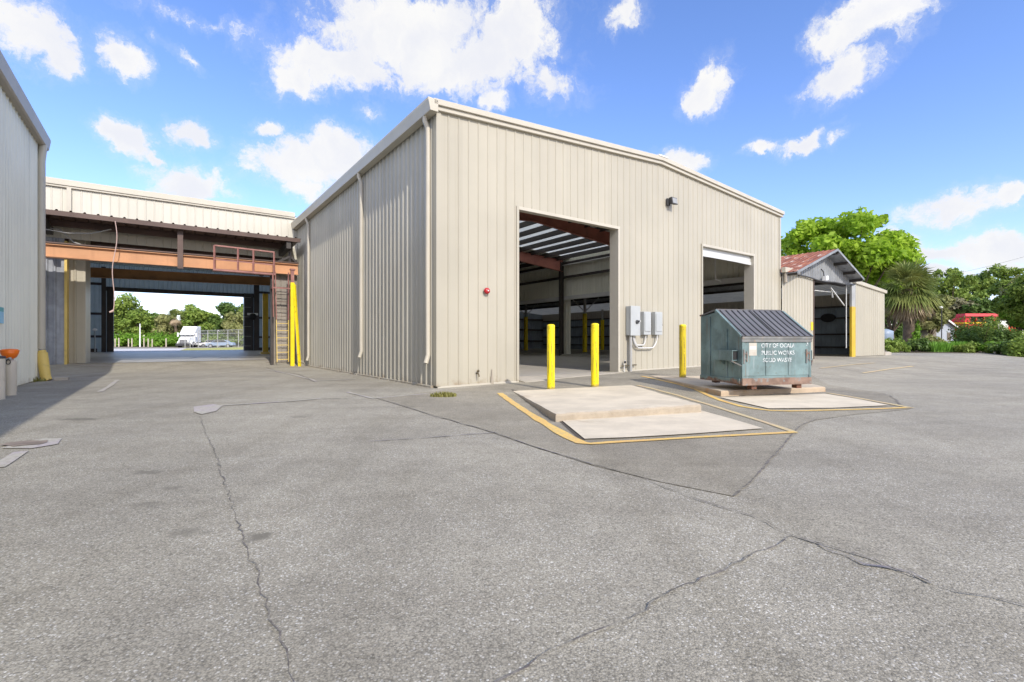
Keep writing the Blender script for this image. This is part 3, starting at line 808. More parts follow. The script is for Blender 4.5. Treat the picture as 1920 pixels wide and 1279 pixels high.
# downspouts
for b_ in (B0+.28, B0+5.45, B0+12.9):
    mb = MB()
    zb = 0.85 if b_ < 20 else .5
    path = [W(A0-.20, b_, EAVE-.18), W(A0-.20, b_, EAVE-.30), W(A0-.12, b_, EAVE-.48), W(A0-.11, b_, EAVE-.9), W(A0-.11, b_+.02, 3.0), W(A0-.115, b_-.01, zb), W(A0-.19, b_-.03, zb-.22)]
    mb.tube(path, .065, 8)
    mb.build('downspout', M['trim'], wr)
# corner trims
mb = MB()
mb.ab(A0-.035, A0+.10, B0-.034, B0-.004, .05, EAVE-.05)
mb.ab(A0-.036, A0-.004, B0-.004, B0+.14, .05, EAVE-.05)
mb.build('corner_trim', M['cream'], wr)
mb = MB()
mb.ab(A1-.10, A1+.035, B0-.034, B0-.004, .25, EAVE-.05)
mb.build('corner_trim', M['cream'], wr)
# base flashing
mb = MB()
seg = [B0+.15+k*(MB_-B0-.2)/30 for k in range(31)]
for p, q in zip(seg, seg[1:]):
    w_ = random.uniform(.03, .07)
    mb.hexa([W(A0-.05-w_, p, sb(p-B0)-.04), W(A0-.05-w_, q, sb(q-B0)-.04), W(A0-.01, q, sb(q-B0)-.04), W(A0-.01, p, sb(p-B0)-.04),
             W(A0-.05-w_, p, sb(p-B0)+.012), W(A0-.05-w_, q, sb(q-B0)+.012), W(A0-.01, q, sb(q-B0)+.03), W(A0-.01, p, sb(p-B0)+.03)])
mb.build('base_flashing', M['cream_side'], wr)
mb = MB()
for p, q in ((A0, d1a0), (d1a1, d2a0), (d2a1, A1)):
    mb = MB()
    n = max(2, int((q-p)/.5))
    for i in range(n):
        x0, x1 = p+(q-p)*i/n, p+(q-p)*(i+1)/n
        mb.hexa([W(x0, B0-.05, g_ab(x0, B0)-.05), W(x1, B0-.05, g_ab(x1, B0)-.05), W(x1, B0-.005, g_ab(x1, B0)-.05), W(x0, B0-.005, g_ab(x0, B0)-.05),
                 W(x0, B0-.05, g_ab(x0, B0)+.03), W(x1, B0-.05, g_ab(x1, B0)+.03), W(x1, B0-.005, g_ab(x1, B0)+.045), W(x0, B0-.005, g_ab(x0, B0)+.045)])
    mb.build('base_flashing', M['trim'], wr)

# door frames: header and jambs as deep channels
def door_frame(a0, a1, z1, depth, deepside):
    fr = MB()
    fr.ab(a0-.07, a0+.012, B0-.045, B0-.002, g_ab(a0, B0), z1+.06)
    fr.build('door_frame', M['cream'], wr)
    fr = MB()
    fr.ab(a1-.012, a1+.07, B0-.045, B0-.002, g_ab(a1, B0), z1+.06)
    fr.ab(a1-.012, a1+.02, B0+.0, B0+depth, g_ab(a1, B0)-.05, z1)
    fr.build('door_frame', M['trim'], wr)
    fr = MB()
    fr.ab(a0+.012, a1-.012, B0-.05, B0+.16, z1-.035, z1+.055)
    fr.build('door_header', M['trim'], wr)
    fr = MB()
    fr.ab(a0-.02, a0+.012, B0+.0, B0+depth, g_ab(a0, B0)-.05, z1-.04)
    fr.build('door_jamb', M['primer'], wr)
door_frame(d1a0, d1a1, d1z, .34, 1)
door_frame(d2a0, d2a1, d2z, .40, 1)
# roller curtain rolled up in the second door: sagging bottom edge
mb = MB()
n = 14
for i in range(n):
    def sag(t): return d2z-.40-.03*t+.02*math.sin(PI*t*.9)
    t0, t1 = i/n, (i+1)/n
    x0, x1 = d2a0+.02+(d2a1-d2a0-.04)*t0, d2a0+.02+(d2a1-d2a0-.04)*t1
    mb.hexa([W(x0, B0+.10, sag(t0)), W(x1, B0+.10, sag(t1)), W(x1, B0+.13, sag(t1)), W(x0, B0+.13, sag(t0)),
             W(x0, B0+.10, d2z-.04), W(x1, B0+.10, d2z-.04), W(x1, B0+.13, d2z-.04), W(x0, B0+.13, d2z-.04)])
    mb.hexa([W(x0, B0+.07, sag(t0)), W(x1, B0+.07, sag(t1)), W(x1, B0+.10, sag(t1)), W(x0, B0+.10, sag(t0)),
             W(x0, B0+.07, sag(t0)+.13), W(x1, B0+.07, sag(t1)+.13), W(x1, B0+.10, sag(t1)+.13), W(x0, B0+.10, sag(t0)+.13)])
mb.build('roller_door', M['doorcurtain'], wr)
# floor slab and sill
mb = MB()
mb.ab(A0+.2, A1+1.0, B0+.36, MB_-.1, -.1, .135)
tag(mb.build('warehouse_floor', M['floor']), None, None, kind='structure')
mb = MB()
for i in range(8):
    x0 = d1a0+.02+(d1a1-d1a0-.05)*i/8; x1 = d1a0+.02+(d1a1-d1a0-.05)*(i+1)/8
    mb.hexa([W(x0, B0-.32, g_ab(x0, B0-.32)+.006), W(x1, B0-.32, g_ab(x1, B0-.32)+.006), W(x1, B0+.36, .0), W(x0, B0+.36, .0),
             W(x0, B0-.32, g_ab(x0, B0-.32)+.02), W(x1, B0-.32, g_ab(x1, B0-.32)+.02), W(x1, B0+.36, .15), W(x0, B0+.36, .15)])
mb.build('door_sill', M['sill'], wr)
# frames: rafters and columns of red-oxide steel, purlins, girts
for k, fbv in enumerate((B0+.32, 18.5, 26.0, MB_-.3)):
    am = A0+ML/2
    for a_, s_ in ((A0+.32, 1), (A1-.32, -1)):
        mb = MB()
        # tapered rafter web + flanges
        p0, p1 = a_, am
        dz0, dz1 = .75, .42
        for (w0, lo0, hi0, lo1, hi1) in ((.02, -dz0, 0, -dz1, 0), (.20, -dz0-.02, -dz0, -dz1-.02, -dz1), (.20, 0, .02, 0, .02)):
            z0, z1 = roof_z(p0)-.24, roof_z(p1)-.24
            q = sorted([(p0, z0+lo0, z0+hi0), (p1, z1+lo1, z1+hi1)])
            mb.hexa([W(q[0][0], fbv-w0/2, q[0][1]), W(q[1][0], fbv-w0/2, q[1][1]), W(q[1][0], fbv+w0/2, q[1][1]), W(q[0][0], fbv+w0/2, q[0][1]),
                     W(q[0][0], fbv-w0/2, q[0][2]), W(q[1][0], fbv-w0/2, q[1][2]), W(q[1][0], fbv+w0/2, q[1][2]), W(q[0][0], fbv+w0/2, q[0][2])])
        mb.build('rafter', M['primer'], wr)
        mb = MB()
        mb.ab(a_-.02-.2*(s_ < 0), a_+.02+.2*(s_ > 0), fbv-.012, fbv+.012, .05, EAVE-.3)
        mb.ab(a_-.25*(s_ < 0)-.02*(s_ > 0), a_-.23*(s_ < 0)+.02*(s_ < 0)*0+.0*(s_ > 0), fbv-.12, fbv+.12, .05, EAVE-.3)
        mb.ab(a_-.01, a_+.01, fbv-.12, fbv+.12, .05, EAVE-.3)
        mb.ab(a_+s_*.21-.01, a_+s_*.21+.01, fbv-.12, fbv+.12, .05, EAVE-.3)
        mb.build('column', M['steel_dark'], wr)
for i in range(15):
    a_ = A0+.9+i*(ML-1.8)/14
    if abs(a_-A0-ML/2) < .2: continue
    mb = MB()
    z = roof_z(a_)-.03
    mb.ab(a_-.012, a_+.012, B0+.2, MB_-.2, z-.26, z)
    mb.ab(a_-.012, a_+.09, B0+.2, MB_-.2, z-.275, z-.26)
    mb.build('purlin', M['steel_dark'], wr)
for z in (4.22, 5.75, 6.75):
    mb = MB()
    mb.ab(A1-.22, A1-.02, B0+.3, MB_-.3, z-.01, z+.01 if z > 4.5 else z+.16)
    mb.ab(A1-.23, A1-.21, B0+.3, MB_-.3, z-.09, z+.09 if z > 4.5 else z+.18)
    mb.build('girt', M['conduit'] if z < 4.5 else M['steel_dark'], wr)
for z in (1.4, 2.8, 4.5, 6.0):
    mb = MB()
    mb.ab(A0+.5, A1-.5, MB_-.22, MB_-.02, z-.08, z+.08) if z > 4.4 else mb.ab(A0+9.2, A1-.5, MB_-.22, MB_-.02, z-.08, z+.08)
    mb.build('girt', M['steel_dark'], wr)
mb = MB(); mb.tube([W(A1-.3, 11.9, 6.6), W(A1-.3, 32, 6.6)], .05, 8)
mb.build('interior_pipe', M['conduit'], wr)
mb = MB()
px, py = on_b(1341, 470, 13.2)
mb.tube([W(px, 13.2, 6.9), W(px, 13.2, 4.35), W(px+.05, 13.2, 4.2), W(px+.5, 13.2, 4.1)], .035, 8)
mb.build('interior_pipe', M['conduit'], wr)

# ---- things fixed to the front wall
a_, z_ = on_b(910, 546, B0)
t = thing('alarm_bell', 'small round red alarm bell on the cream front wall', 'alarm bell', W(a_, B0-.03, z_), TH)
mb = MB(); prof = [(.085, 0), (.088, .02), (.082, .05), (.06, .075), (.03, .085), (0, .087)]
def lat_wall(mb, prof, a, b, z, n=20):
    rings = [[W(a+r*math.cos(2*PI*k/n), b-d, z+r*math.sin(2*PI*k/n)) for k in range(n)] for r, d in prof]
    v = [p for g in rings for p in g]
    f = [(i*n+k, i*n+(k+1) % n, (i+1)*n+(k+1) % n, (i+1)*n+k) for i in range(len(prof)-1) for k in range(n)]
    return mb.add(v, f, True)
lat_wall(mb, prof, a_, B0-.06, z_).build('gong', M['red'], t)
mb = MB(); mb.ab(a_-.05, a_+.05, B0-.06, B0-.028, z_-.05, z_+.05); mb.build('back_box', M['red'], t)
mb = MB(); lat_wall(mb, [(.02, 0), (.02, .012), (0, .014)], a_, B0-.147, z_, 10).build('centre_nut', M['white'], t)

a_, z_ = on_b(1252, 379, B0)
t = thing('wall_lamp', 'grey floodlight high on the cream front wall', 'lamp', W(a_, B0-.03, z_), TH)
mb = MB(); mb.ab(a_-.14, a_+.02, B0-.10, B0-.028, z_-.16, z_+.10); mb.build('junction_box', M['dark'], t, bevel=.01)
mb = MB()
mb.hexa([W(a_-.08, B0-.12, z_-.10), W(a_+.20, B0-.12, z_-.10), W(a_+.20, B0-.10, z_+.12), W(a_-.08, B0-.10, z_+.12),
         W(a_-.10, B0-.28, z_-.13), W(a_+.22, B0-.28, z_-.13), W(a_+.22, B0-.24, z_+.13), W(a_-.10, B0-.24, z_+.13)])
hs = mb.build('housing', M['dark'], t, bevel=.01)
mb = MB()
mb.hexa([W(a_-.07, B0-.282, z_-.10), W(a_+.19, B0-.282, z_-.10), W(a_+.19, B0-.246, z_+.10), W(a_-.07, B0-.246, z_+.10),
         W(a_-.07, B0-.290, z_-.10), W(a_+.19, B0-.290, z_-.10), W(a_+.19, B0-.254, z_+.10), W(a_-.07, B0-.254, z_+.10)])
mb.build('lens', M['lens'], t)

def tap(name, u, v, label):
    a_, z_ = on_b(u, v, B0)
    t = thing(name, label, 'tap', W(a_, B0-.03, z_), TH)
    mb = MB(); mb.tube([W(a_, B0-.02, z_), W(a_, B0-.10, z_), W(a_, B0-.14, z_-.05), W(a_, B0-.145, z_-.09)], [.018, .02, .018, .015], 8)
    mb.build('spout', M['brass'], t)
    mb = MB(); mb.tube([W(a_, B0-.09, z_), W(a_, B0-.09, z_+.06)], .01, 6); lat_wall(mb, [(.04, 0), (.04, .012), (0, .013)], a_, B0-.09, z_+.065, 10)
    mb.build('handle', M['brass'], t)
tap('water_tap', 893, 700, 'small brass water tap low on the cream wall near the corner')
a_, z_ = on_b(921, 705, B0)
mb = MB()
gz = g_ab(a_, B0)
mb.hexa([W(a_-.04, B0-.05, gz), W(a_+.05, B0-.06, gz), W(a_+.05, B0-.04, gz), W(a_-.04, B0-.034, gz),
         W(a_-.005, B0-.045, gz+.42), W(a_+.005, B0-.047, gz+.42), W(a_+.005, B0-.037, gz+.42), W(a_-.005, B0-.034, gz+.42)])
mb.build('torn_edge', M['trim_dark'], wr)

# electrical boxes
def ebox(u0, u1, v0, v1, d, label, handle):
    a0, z1 = on_b(u0, v0, B0-d); a1, z0 = on_b(u1, v1, B0-d)
    t = thing('electrical_box', label, 'electrical box', W((a0+a1)/2, B0-.03, z0), TH, 'grey electrical boxes on the front wall')
    mb = MB(); mb.ab(a0, a1, B0-d+.02, B0-.026, z0, z1); mb.build('enclosure', M['boxgrey'], t, bevel=.01)
    mb = MB(); 
    if handle:
        mb.ab(a0-.008, a1+.008, B0-d, B0-d+.02, z0-.008, z1+.008); dr = mb.build('door', M['boxgrey'], t, bevel=.006)
        mb = MB(); am = a0+(a1-a0)*.62; zm = z0+(z1-z0)*.46
        lat_wall(mb, [(.065, 0), (.065, .03), (.05, .04), (0, .042)], am, B0-d-.001, zm, 16)
        mb.ab(am+.01, am+.13, B0-d-.07, B0-d-.03, zm+.0, zm+.05)
        mb.build('handle', M['dark'], t)
        mb = MB(); mb.ab(am+.08, am+.13, B0-d-.074, B0-d-.068, zm+.0, zm+.05); mb.build('handle_tip', M['conduit'], t)
    else:
        mb.ab(a0+.03, a1-.03, B0-d-.004, B0-d+.02, z0+.12, z1-.06); mb.build('door', M['boxgrey'], t, bevel=.008)
        mb = MB(); mb.ab(a1+.005, a1+.04, B0-d*.75, B0-d*.45, z0+(z1-z0)*.42, z0+(z1-z0)*.75); mb.tube([W(a1+.02, B0-d*.6, z0+(z1-z0)*.5), W(a1+.06, B0-d*.6-.03, z0+(z1-z0)*.42)], .012, 6)
        mb.build('handle', M['dark'], t)
    return a0, a1, z0, z1
e1 = ebox(1183, 1200.5, 573.5, 629, .24, 'tallest grey electrical box, with a round rotary handle, over the upright pipe', True)
e2 = ebox(1208.5, 1222, 584, 628, .20, 'middle smaller grey electrical box, right beside the tall one', False)
e3 = ebox(1229.5, 1243, 584.5, 628, .20, 'outermost smaller grey electrical box, farthest from the doorway', False)
t = thing('conduit', 'grey upright conduit pipe with looping conduits under the electrical boxes', 'pipe', W(e1[0]+.1, B0-.1, g_ab(e1[0], B0)), TH)
mb = MB(); mb.tube([W(e1[0]+.12, B0-.12, e1[2]), W(e1[0]+.12, B0-.12, g_ab(e1[0], B0)-.02)], .055, 12); mb.build('riser_pipe', M['ygrey'], t)
for q, (x0, x1, dep) in enumerate(((e1[1]-.12, (e2[0]+e2[1])/2, .36), (e1[1]-.22, (e3[0]+e3[1])/2-.02, .46))):
    mb = MB(); pts = []
    for i in range(15):
        th = PI*i/14
        xm, r = (x0+x1)/2, (x1-x0)/2
        pts.append(W(xm-r*math.cos(th), B0-.09-.03*q, e2[2]-.06-(dep-.06)*min(1, 1.25*math.sin(th))))
    mb.tube([W(x0, B0-.09-.03*q, e2[2]+.02)]+pts+[W(x1, B0-.09-.03*q, e2[2]+.02)], .026, 8)
    mb.build('loop_conduit', M['conduit'], t)
a_, z_ = on_b(1166, 686, B0)
t = thing('standpipe', 'short pipe standpipe with valve against the wall beside the doorway', 'pipe', W(a_, B0-.1, g_ab(a_, B0)), TH)
mb = MB(); mb.tube([W(a_, B0-.1, g_ab(a_, B0)-.02), W(a_, B0-.1, z_+.12), W(a_+.02, B0-.13, z_+.2)], .022, 8); mb.build('riser_pipe', M['conduit'], t)
mb = MB(); mb.tube([W(a_-.12, B0-.1, z_), W(a_+.62, B0-.1, z_+.02)], .022, 8); mb.build('cross_pipe', M['brass'], t)
mb = MB(); lat_wall(mb, [(.045, 0), (.045, .02), (0, .022)], a_+.02, B0-.12, z_+.13, 10); mb.build('valve_handle', M['dark'], t)

# ================================================================== LEFT WAREHOUSE
LA = -3.1
lw = thing('warehouse', 'pale grey ribbed metal warehouse cut by the frame edge, in shade, left of the alley', 'warehouse', W(LA, 20.7, 0), TH)
mb = MB()
corr(mb, lambda s, o, z: W(LA+o, -16+s, z), 36.7, lambda s: g_ab(LA+.1, -16+s)+.03, 7.45, h=.04, base=.12, top=.04)
mb.build('side_wall', M['greycream'], lw)
mb = MB()
corr(mb, lambda s, o, z: W(LA-s, 20.7+o, z), 16, 0, lambda s: 7.45+.05*min(s, 16-s), h=.03)
mb.build('end_wall', M['greycream'], lw)
mb = MB()
corr(mb, lambda s, o, z: W(LA-s, -16-o, z), 16, 0, lambda s: 7.45+.05*min(s, 16-s), h=.03)
mb.build('end_wall', M['greycream'], lw)
mb = MB()
mb.prism([(.1, 7.45), (-8, 7.86), (-16, 7.45), (-16, 7.50), (-8, 7.92), (.1, 7.50)], -16.1, 20.8, lambda p, q, d: W(LA+p, d, q))
mb.build('roof', M['roof'], lw)
mb = MB()
mb.prism([(.02, -.30), (.02, .05), (.24, .07), (.24, .0), (.20, -.26), (.16, -.30)], -16, 20.85, lambda p, q, d: W(LA+p, d, 7.45+q))
mb.build('gutter', M['trim_dark'], lw, bevel=.01)
mb = MB()
mb.tube([W(LA+.13, 20.35, 7.2), W(LA+.12, 20.35, 7.0), W(LA+.09, 20.35, 6.7), W(LA+.09, 20.35, .95)], .10, 8)
mb.build('downspout', M['trim'], lw)
c = W(LA+.16, 20.2, 0)
t = thing('pipe_guard', 'faded yellow round pipe guard leaning at the foot of the left downspout', 'pipe guard', (c[0], c[1], 0), TH)
mb = MB(); mb.tube([W(LA+.27, 20.1, .0), W(LA+.22, 20.12, .10), W(LA+.13, 20.22, .84)], [.12, .13, .13], 16)
mb.build('sleeve', M['yellow_pale'], t)
mb = MB(); mb.tube([W(LA+.135, 20.215, .84), W(LA+.12, 20.23, .90)], [.10, .10], 14); mb.build('collar', M['yellow_pale'], t)
mb = MB(); mb.ab(LA+.42, LA+.75, 19.95, 20.2, -.01, .10); mb.build('splash_block', M['concrete_block'], label='small pale concrete block beside the yellow pipe guard', cat='block', origin=W(LA+.6, 20.1, 0), bevel=.02)

def pale_post(u, v, label, top=1.12, r=.095):
    x, y, z = on_ground(u, v)
    t = thing('post', label, 'post', (x, y, z), TH, None)
    mb = MB(); mb.lathe([(r, -.05), (r, top-.04), (r*.9, top), (0, top+.02)], (x, y, z), 18)
    mb.build('pipe', M['postcream'], t)
    return t, x, y, z
# eyewash: orange bowl on a pale post
x, y, z = on_ground(20, 741)
t = thing('eyewash_station', 'orange bowl mounted on a thick pale post beside the grey ribbed wall', 'eyewash', (x, y, z), TH)
mb = MB(); mb.lathe([(.10, -.05), (.10, .74), (.085, .77), (0, .78)], (x, y, z), 18); mb.build('post', M['postcream'], t)
mb = MB(); mb.tube([(x, y, z+.76), (x, y, z+.84)], .05, 10); mb.tube([(x-.12, y-.08, z+.78), (x+.1, y-.1, z+.82)], .025, 8); mb.build('valve', M['ygrey'], t)
mb = MB()
prof = [(0, .80), (.06, .805), (.11, .84), (.14, .91), (.155, .965), (.147, .97), (.13, .92), (.10, .88), (0, .86)]
mb.lathe(prof, (x, y-.02, z), 24)
bowl = mb.build('bowl', M['orangebowl'], t)
mb = MB(); mb.lathe([(.155, .965), (.16, .99), (.12, 1.02), (.0, 1.03)], (x, y-.02, z), 24); mb.build('dust_cover', M['orangebowl'], t)
mb = MB(); pts = [(x+.06+.05*math.cos(k*PI/6), y-.11, z+.74+.05*math.sin(k*PI/6)) for k in range(13)]; mb.tube(pts, .008, 6); mb.build('pull_ring', M['dark'], t)
x, y, z = on_ground(-2, 749)
t = thing('post', 'thick pale post at the very left edge in front of the grey wall', 'post', (x, y, z), TH)
mb = MB(); mb.lathe([(.095, -.05), (.095, .84), (.09, .86), (0, .87)], (x, y, z), 18); mb.build('pipe', M['postcream'], t)
mb = MB(); mb.lathe([(.102, .84), (.102, .88), (0, .9)], (x, y, z), 18); mb.build('cap', M['dark'], t)
# sign on the left wall
b_, z_ = on_a(-14, 590, LA+.05); b1_, z1_ = on_a(6.5, 577, LA+.05)
t = thing('sign', 'pale blue and teal sign at the left edge of the grey wall', 'sign', W(LA+.05, b_, z_), TH)
mb = MB(); mb.ab(LA+.042, LA+.055, b_, b1_, z_-.17, z1_-.1); mb.build('panel', M['signblue'], t)
mb = MB(); mb.ab(LA+.042, LA+.056, b_, b1_, z1_-.1, z1_); mb.build('header_strip', M['teal'], t)

# ================================================================== COVERED PASSAGE (behind the alley)
PB, PR = 26.8, 49.0
bw = thing('passage_building', 'cream ribbed metal building spanning the alley with an open drive-through', 'building', W(1.3, PB, .25), TH)
mb = MB()
corr(mb, lambda s, o, z: W(-9+s, PB-o, z), 14.62, 5.4, lambda s: 7.58, h=.018, base=.06, top=.03)
mb.build('fascia_wall', M['fascia'], bw)
mb = MB(); mb.ab(-9, 5.5, PB-.14, PB+.02, 7.55, 7.80); mb.ab(-9, 5.5, PB-.10, PB-.03, 7.47, 7.55)
mb.build('roof_trim', M['trim'], bw, bevel=.015)
a_ = on_b(130, 370, PB)[0]
mb = MB(); mb.ab(a_-.07, a_+.07, PB-.12, PB-.035, 5.6, 7.47); mb.build('downspout', M['trim'], bw)
mb = MB()
corr(mb, lambda s, o, t: W(-9+s, PB+t*(PR-PB), 7.66-.5*t+o), 23.5, 0, 1, openings=[(14.6, 23.5, -.1, .29), (-1, 24, .52, .70)], h=.03)
mb.build('roof', M['liner'], bw)
mb = MB(); corr(mb, lambda s, o, t: W(-9+s, PB+t*(PR-PB), 7.66-.5*t+o), 23.5, .52, .70, h=.03); mb.build('fill_light_panel', M['fill_skylight'], bw)  # translucent roof band added to brighten the passage
mb = MB()
corr(mb, lambda s, o, z: W(-9, PB+s, z), PR-PB, .0, 7.3, [(6, 14, 4.2, 5.6)], h=.03)
mb.build('side_wall', M['greycream'], bw)
mb = MB()
corr(mb, lambda s, o, z: W(14.4, MB_+.2+s, z), PR-MB_-.2, .0, 7.3, [(3, 12, 1.2, 4.6)], h=.03)
mb.build('side_wall', M['greycream'], bw)
# left front: stained galvanised sheet and cream sheet
a0, a1 = on_b(70, 600, 26.9)[0], on_b(121.5, 600, 26.9)[0]
a2 = on_b(160, 600, 27.4)[0]
mb = MB()
corr(mb, lambda s, o, z: W(-9+s, PB+.02-o, z), a1+9, lambda s: g_ab(-9+s, PB)-.02, 5.4, h=.04, base=.12, top=.05, pitch=.24)
mb.build('stained_panel', M['galv_wall'], bw, label='stained dark grey galvanised panel')
mb = MB()
corr(mb, lambda s, o, z: W(a1+.08+s, PB+.45-o, z), a2-a1-.08, lambda s: g_ab(a1, PB+.5)-.02, 6.2, h=.04, base=.1, top=.04, pitch=.27, phase=.2)
mb.ab(a2-.03, a2+.02, PB+.44, PB+2.2, .1, 6.2)
mb.build('front_panel', M['cream'], bw)
mb = MB(); mb.ab(a1-.0, a1+.085, PB-.04, PB+.46, g_ab(a1, PB)-.05, 5.3); mb.build('edge_guard', M['yellow_pale'], bw)
# rear wall with the drive-through opening
o0, ztop = on_b(214, 545.5, PR)
o1 = on_b(456, 553, PR)[0]
mb = MB()
corr(mb, lambda s, o, z: W(-9+s, PR-o, z), 23.4, .2, 7.2, [(o0+9-.38, o1+9+.72, -1, ztop)], h=.04)
mb.build('rear_wall', M['fibreglass'], bw)
mb = MB()
mb.ab(o0-.42, o0-.02, PR-.25, PR+.1, .3, ztop+.3); mb.build('door_jamb', M['steel_dark'], bw)
mb = MB()
mb.ab(o1+.02, o1+.75, PR-.45, PR+.1, .3, ztop+.3); mb.build('door_jamb', M['dark'], bw)
for k in range(6):
    mb = MB(); z = .75+k*.86; mb.ab(o1+.0, o1+.55, PR-.47, PR-.45, z, z+.025); mb.build('guide_bracket', M['ygrey'], bw)
mb = MB(); mb.ab(o0-.5, o1+.9, PR-.25, PR+.1, ztop-.02, ztop+.28); mb.build('door_header', M['steel_dark'], bw)
for z in (1.55, 3.3, 5.6):
    for (p, q) in ((-8.9, o0-.5), (o1+.9, 14.3)):
        mb = MB(); mb.ab(p, q, PR-.28, PR-.05, z-.09, z+.09); mb.build('girt', M['steel_dark'], bw)
for (p, q) in ((o0-.72, o0-.45), (o1+.78, o1+1.2)):
    mb = MB(); mb.ab(p, q, PR-.6, PR-.45, .3, 6.9); mb.build('column', M['steel_dark'], bw)
for p in (-8.7, 14.1):
    mb = MB(); mb.ab(p-.12, p+.12, PR-.6, PR-.3, .3, 6.9); mb.build('column', M['steel_dark'], bw)
a_ = on_b(163, 580, PR-.5)[0]
mb = MB(); mb.ab(a_-.25, a_+.05, PR-.7, PR-.4, .3, 6.9); mb.build('column', M['primer'], bw)
mb = MB(); mb.ab(-8.9, o0-1.0, PR-.32, PR-.05, .3, .62); mb.build('base_beam', M['steel_dark'], bw)
mb = MB(); mb.ab(o1+1.0, 14.3, PR-.32, PR-.05, .3, .62); mb.build('base_beam', M['steel_dark'], bw)
for b_ in (31, 35.5, 40, 44.5):
    mb = MB(); zz = 7.6-.5*(b_-PB)/(PR-PB)
    mb.ab(-9 if b_ > 33.5 else -9, 14.3 if b_ > 33.5 else 5.4, b_-.08, b_+.08, zz-.42, zz); mb.build('purlin', M['steel_dark'], bw)
# eyebolt light and camera on the jamb
x_ = W(on_b(474, 594, PR-.7)[0], PR-.75, on_b(474, 594, PR-.7)[1])
t = thing('round_lamp', 'small round black and white lamp on the right side of the far opening', 'lamp', x_, TH)
a_ = on_b(474, 594, PR-.75)[0]; z_ = x_[2]
mb = MB(); lat_wall(mb, [(.28, 0), (.30, .1), (.22, .16), (0, .17)], a_, PR-.72, z_, 16); mb.build('lamp_body', M['black'], t)
mb = MB(); mb.ab(a_-.42, a_+.42, PR-.74, PR-.62, z_+.14, z_+.32); mb.build('bracket', M['white'], t)
# lamp on a stand in the left bay
x, y, z = W(on_b(178, 620, 46)[0], 46, 0); z = G(x, y)
t = thing('signpost', 'thin post with a small white disc in the dark left bay', 'post', (x, y, z))
mb = MB(); mb.tube([(x, y, z), (x, y, z+1.65)], .035, 8); mb.build('pole', M['ygrey'], t)
mb = MB(); mb.lathe([(.02, 1.6), (.13, 1.62), (.14, 1.72), (0, 1.8)], (x, y, z), 12); mb.build('disc', M['white'], t)

# ---- brown canopy over the gap
CB = 24.8
ca = thing('canopy', 'dark brown ribbed metal canopy roof over the alley in front of the passage', 'canopy', W(1.3, CB, 6), TH)
ca0, ca1 = -9.0, 5.4
CT = lambda s, o, t: W(ca0+s, CB+t*8.2, 6.12-.45*t+o)
mb = MB(); corr(mb, CT, ca1-ca0, 0, 1, h=.05, base=.1, top=.05, pitch=.4)
cr = mb.build('roof_sheet', M['steel_brown'], ca)
mb = MB(); mb.ab(ca0, ca1-.05, CB-.03, CB+.05, 5.93, 6.11); mb.build('front_purlin', M['steel_brown'], ca)
for k in range(1, 6):
    b_ = CB+.05+k*1.42; z = 6.12-.45*(b_-CB)/8.2
    mb = MB(); mb.ab(ca0, ca1-.1, b_-.05, b_+.05, z-.26, z-.01); mb.build('purlin', M['steel_brown'], ca)
for a_ in (ca1-.55, -3.7, -8.5):
    mb = MB()
    mb.hexa([W(a_-.1, CB+.05, 5.60), W(a_+.1, CB+.05, 5.60), W(a_+.1, CB+8.1, 5.15), W(a_-.1, CB+8.1, 5.15),
             W(a_-.1, CB+.05, 5.92), W(a_+.1, CB+.05, 5.92), W(a_+.1, CB+8.1, 5.42), W(a_-.1, CB+8.1, 5.42)])
    mb.build('rafter', M['steel_dark'], ca)
# hangers from the canopy to the crane beam
ha = on_b(338, 470, CB+.3)[0]
mb = MB(); mb.ab(ha-.1, ha+.1, CB+.25, CB+.42, 4.3, 5.95); mb.build('hanger', M['steel_brown'], ca)
mb = MB(); a_ = 5.0; mb.bar(W(a_, CB+.5, 5.0), W(a_, CB+.5, 5.9), .12, .12); mb.bar(W(a_-.55, CB+.5, 4.98), W(a_, CB+.5, 5.3), .1, .1); mb.bar(W(a_+.35, CB+.5, 4.98), W(a_, CB+.5, 5.3), .1, .1)
mb.build('hanger', M['steel_dark'], ca)
# loose cables under the canopy
mb = MB()
mb.tube([W(-4.6, CB+.6, 5.75), W(-3.9, CB+.65, 5.5), W(-3.0, CB+.7, 5.42), W(-2.3, CB+.7, 5.5), W(-1.7, CB+.7, 5.75)], .022, 6)
mb.build('cable', M['ygrey'], ca)
mb = MB(); mb.tube([W(-4.8, CB+1.4, 5.7), W(-3.3, CB+1.2, 5.62), W(-2.9, CB+1.1, 5.15), W(-2.3, CB+1, 4.95), W(-1.9, CB+.8, 4.75)], .025, 6); mb.build('cable', M['ygrey'], ca)

# ---- crane beams
BB = 25.3
c0 = W(1, BB, 4.4)
bt = thing('crane_beam', 'orange painted steel beam across the alley under the canopy front', 'steel beam', c0, TH)
mb = MB(); mb.ibeam(W(-9, BB, 4.62), W(5.35, BB, 4.68), .24, .52, .035); mb.build('girder', M['orange'], bt)
mb = MB(); mb.hexa([W(-9, BB-.16, 4.90), W(5.35, BB-.16, 4.96), W(5.35, BB+.16, 4.96), W(-9, BB+.16, 4.90), W(-9, BB-.16, 4.95), W(5.35, BB-.16, 5.01), W(5.35, BB+.16, 5.01), W(-9, BB+.16, 4.95)])
mb.build('rail_cap', M['steel_brown'], bt)
j = on_b(143, 470, BB-.13)[0]
mb = MB(); mb.hexa([W(-9, BB-.128, 4.42), W(j, BB-.128, 4.46), W(j, BB-.118, 4.46), W(-9, BB-.118, 4.42), W(-9, BB-.128, 4.84), W(j, BB-.128, 4.86), W(j, BB-.118, 4.86), W(-9, BB-.118, 4.84)])
mb.build('splice_plate', M['beam2'], bt) if False else None
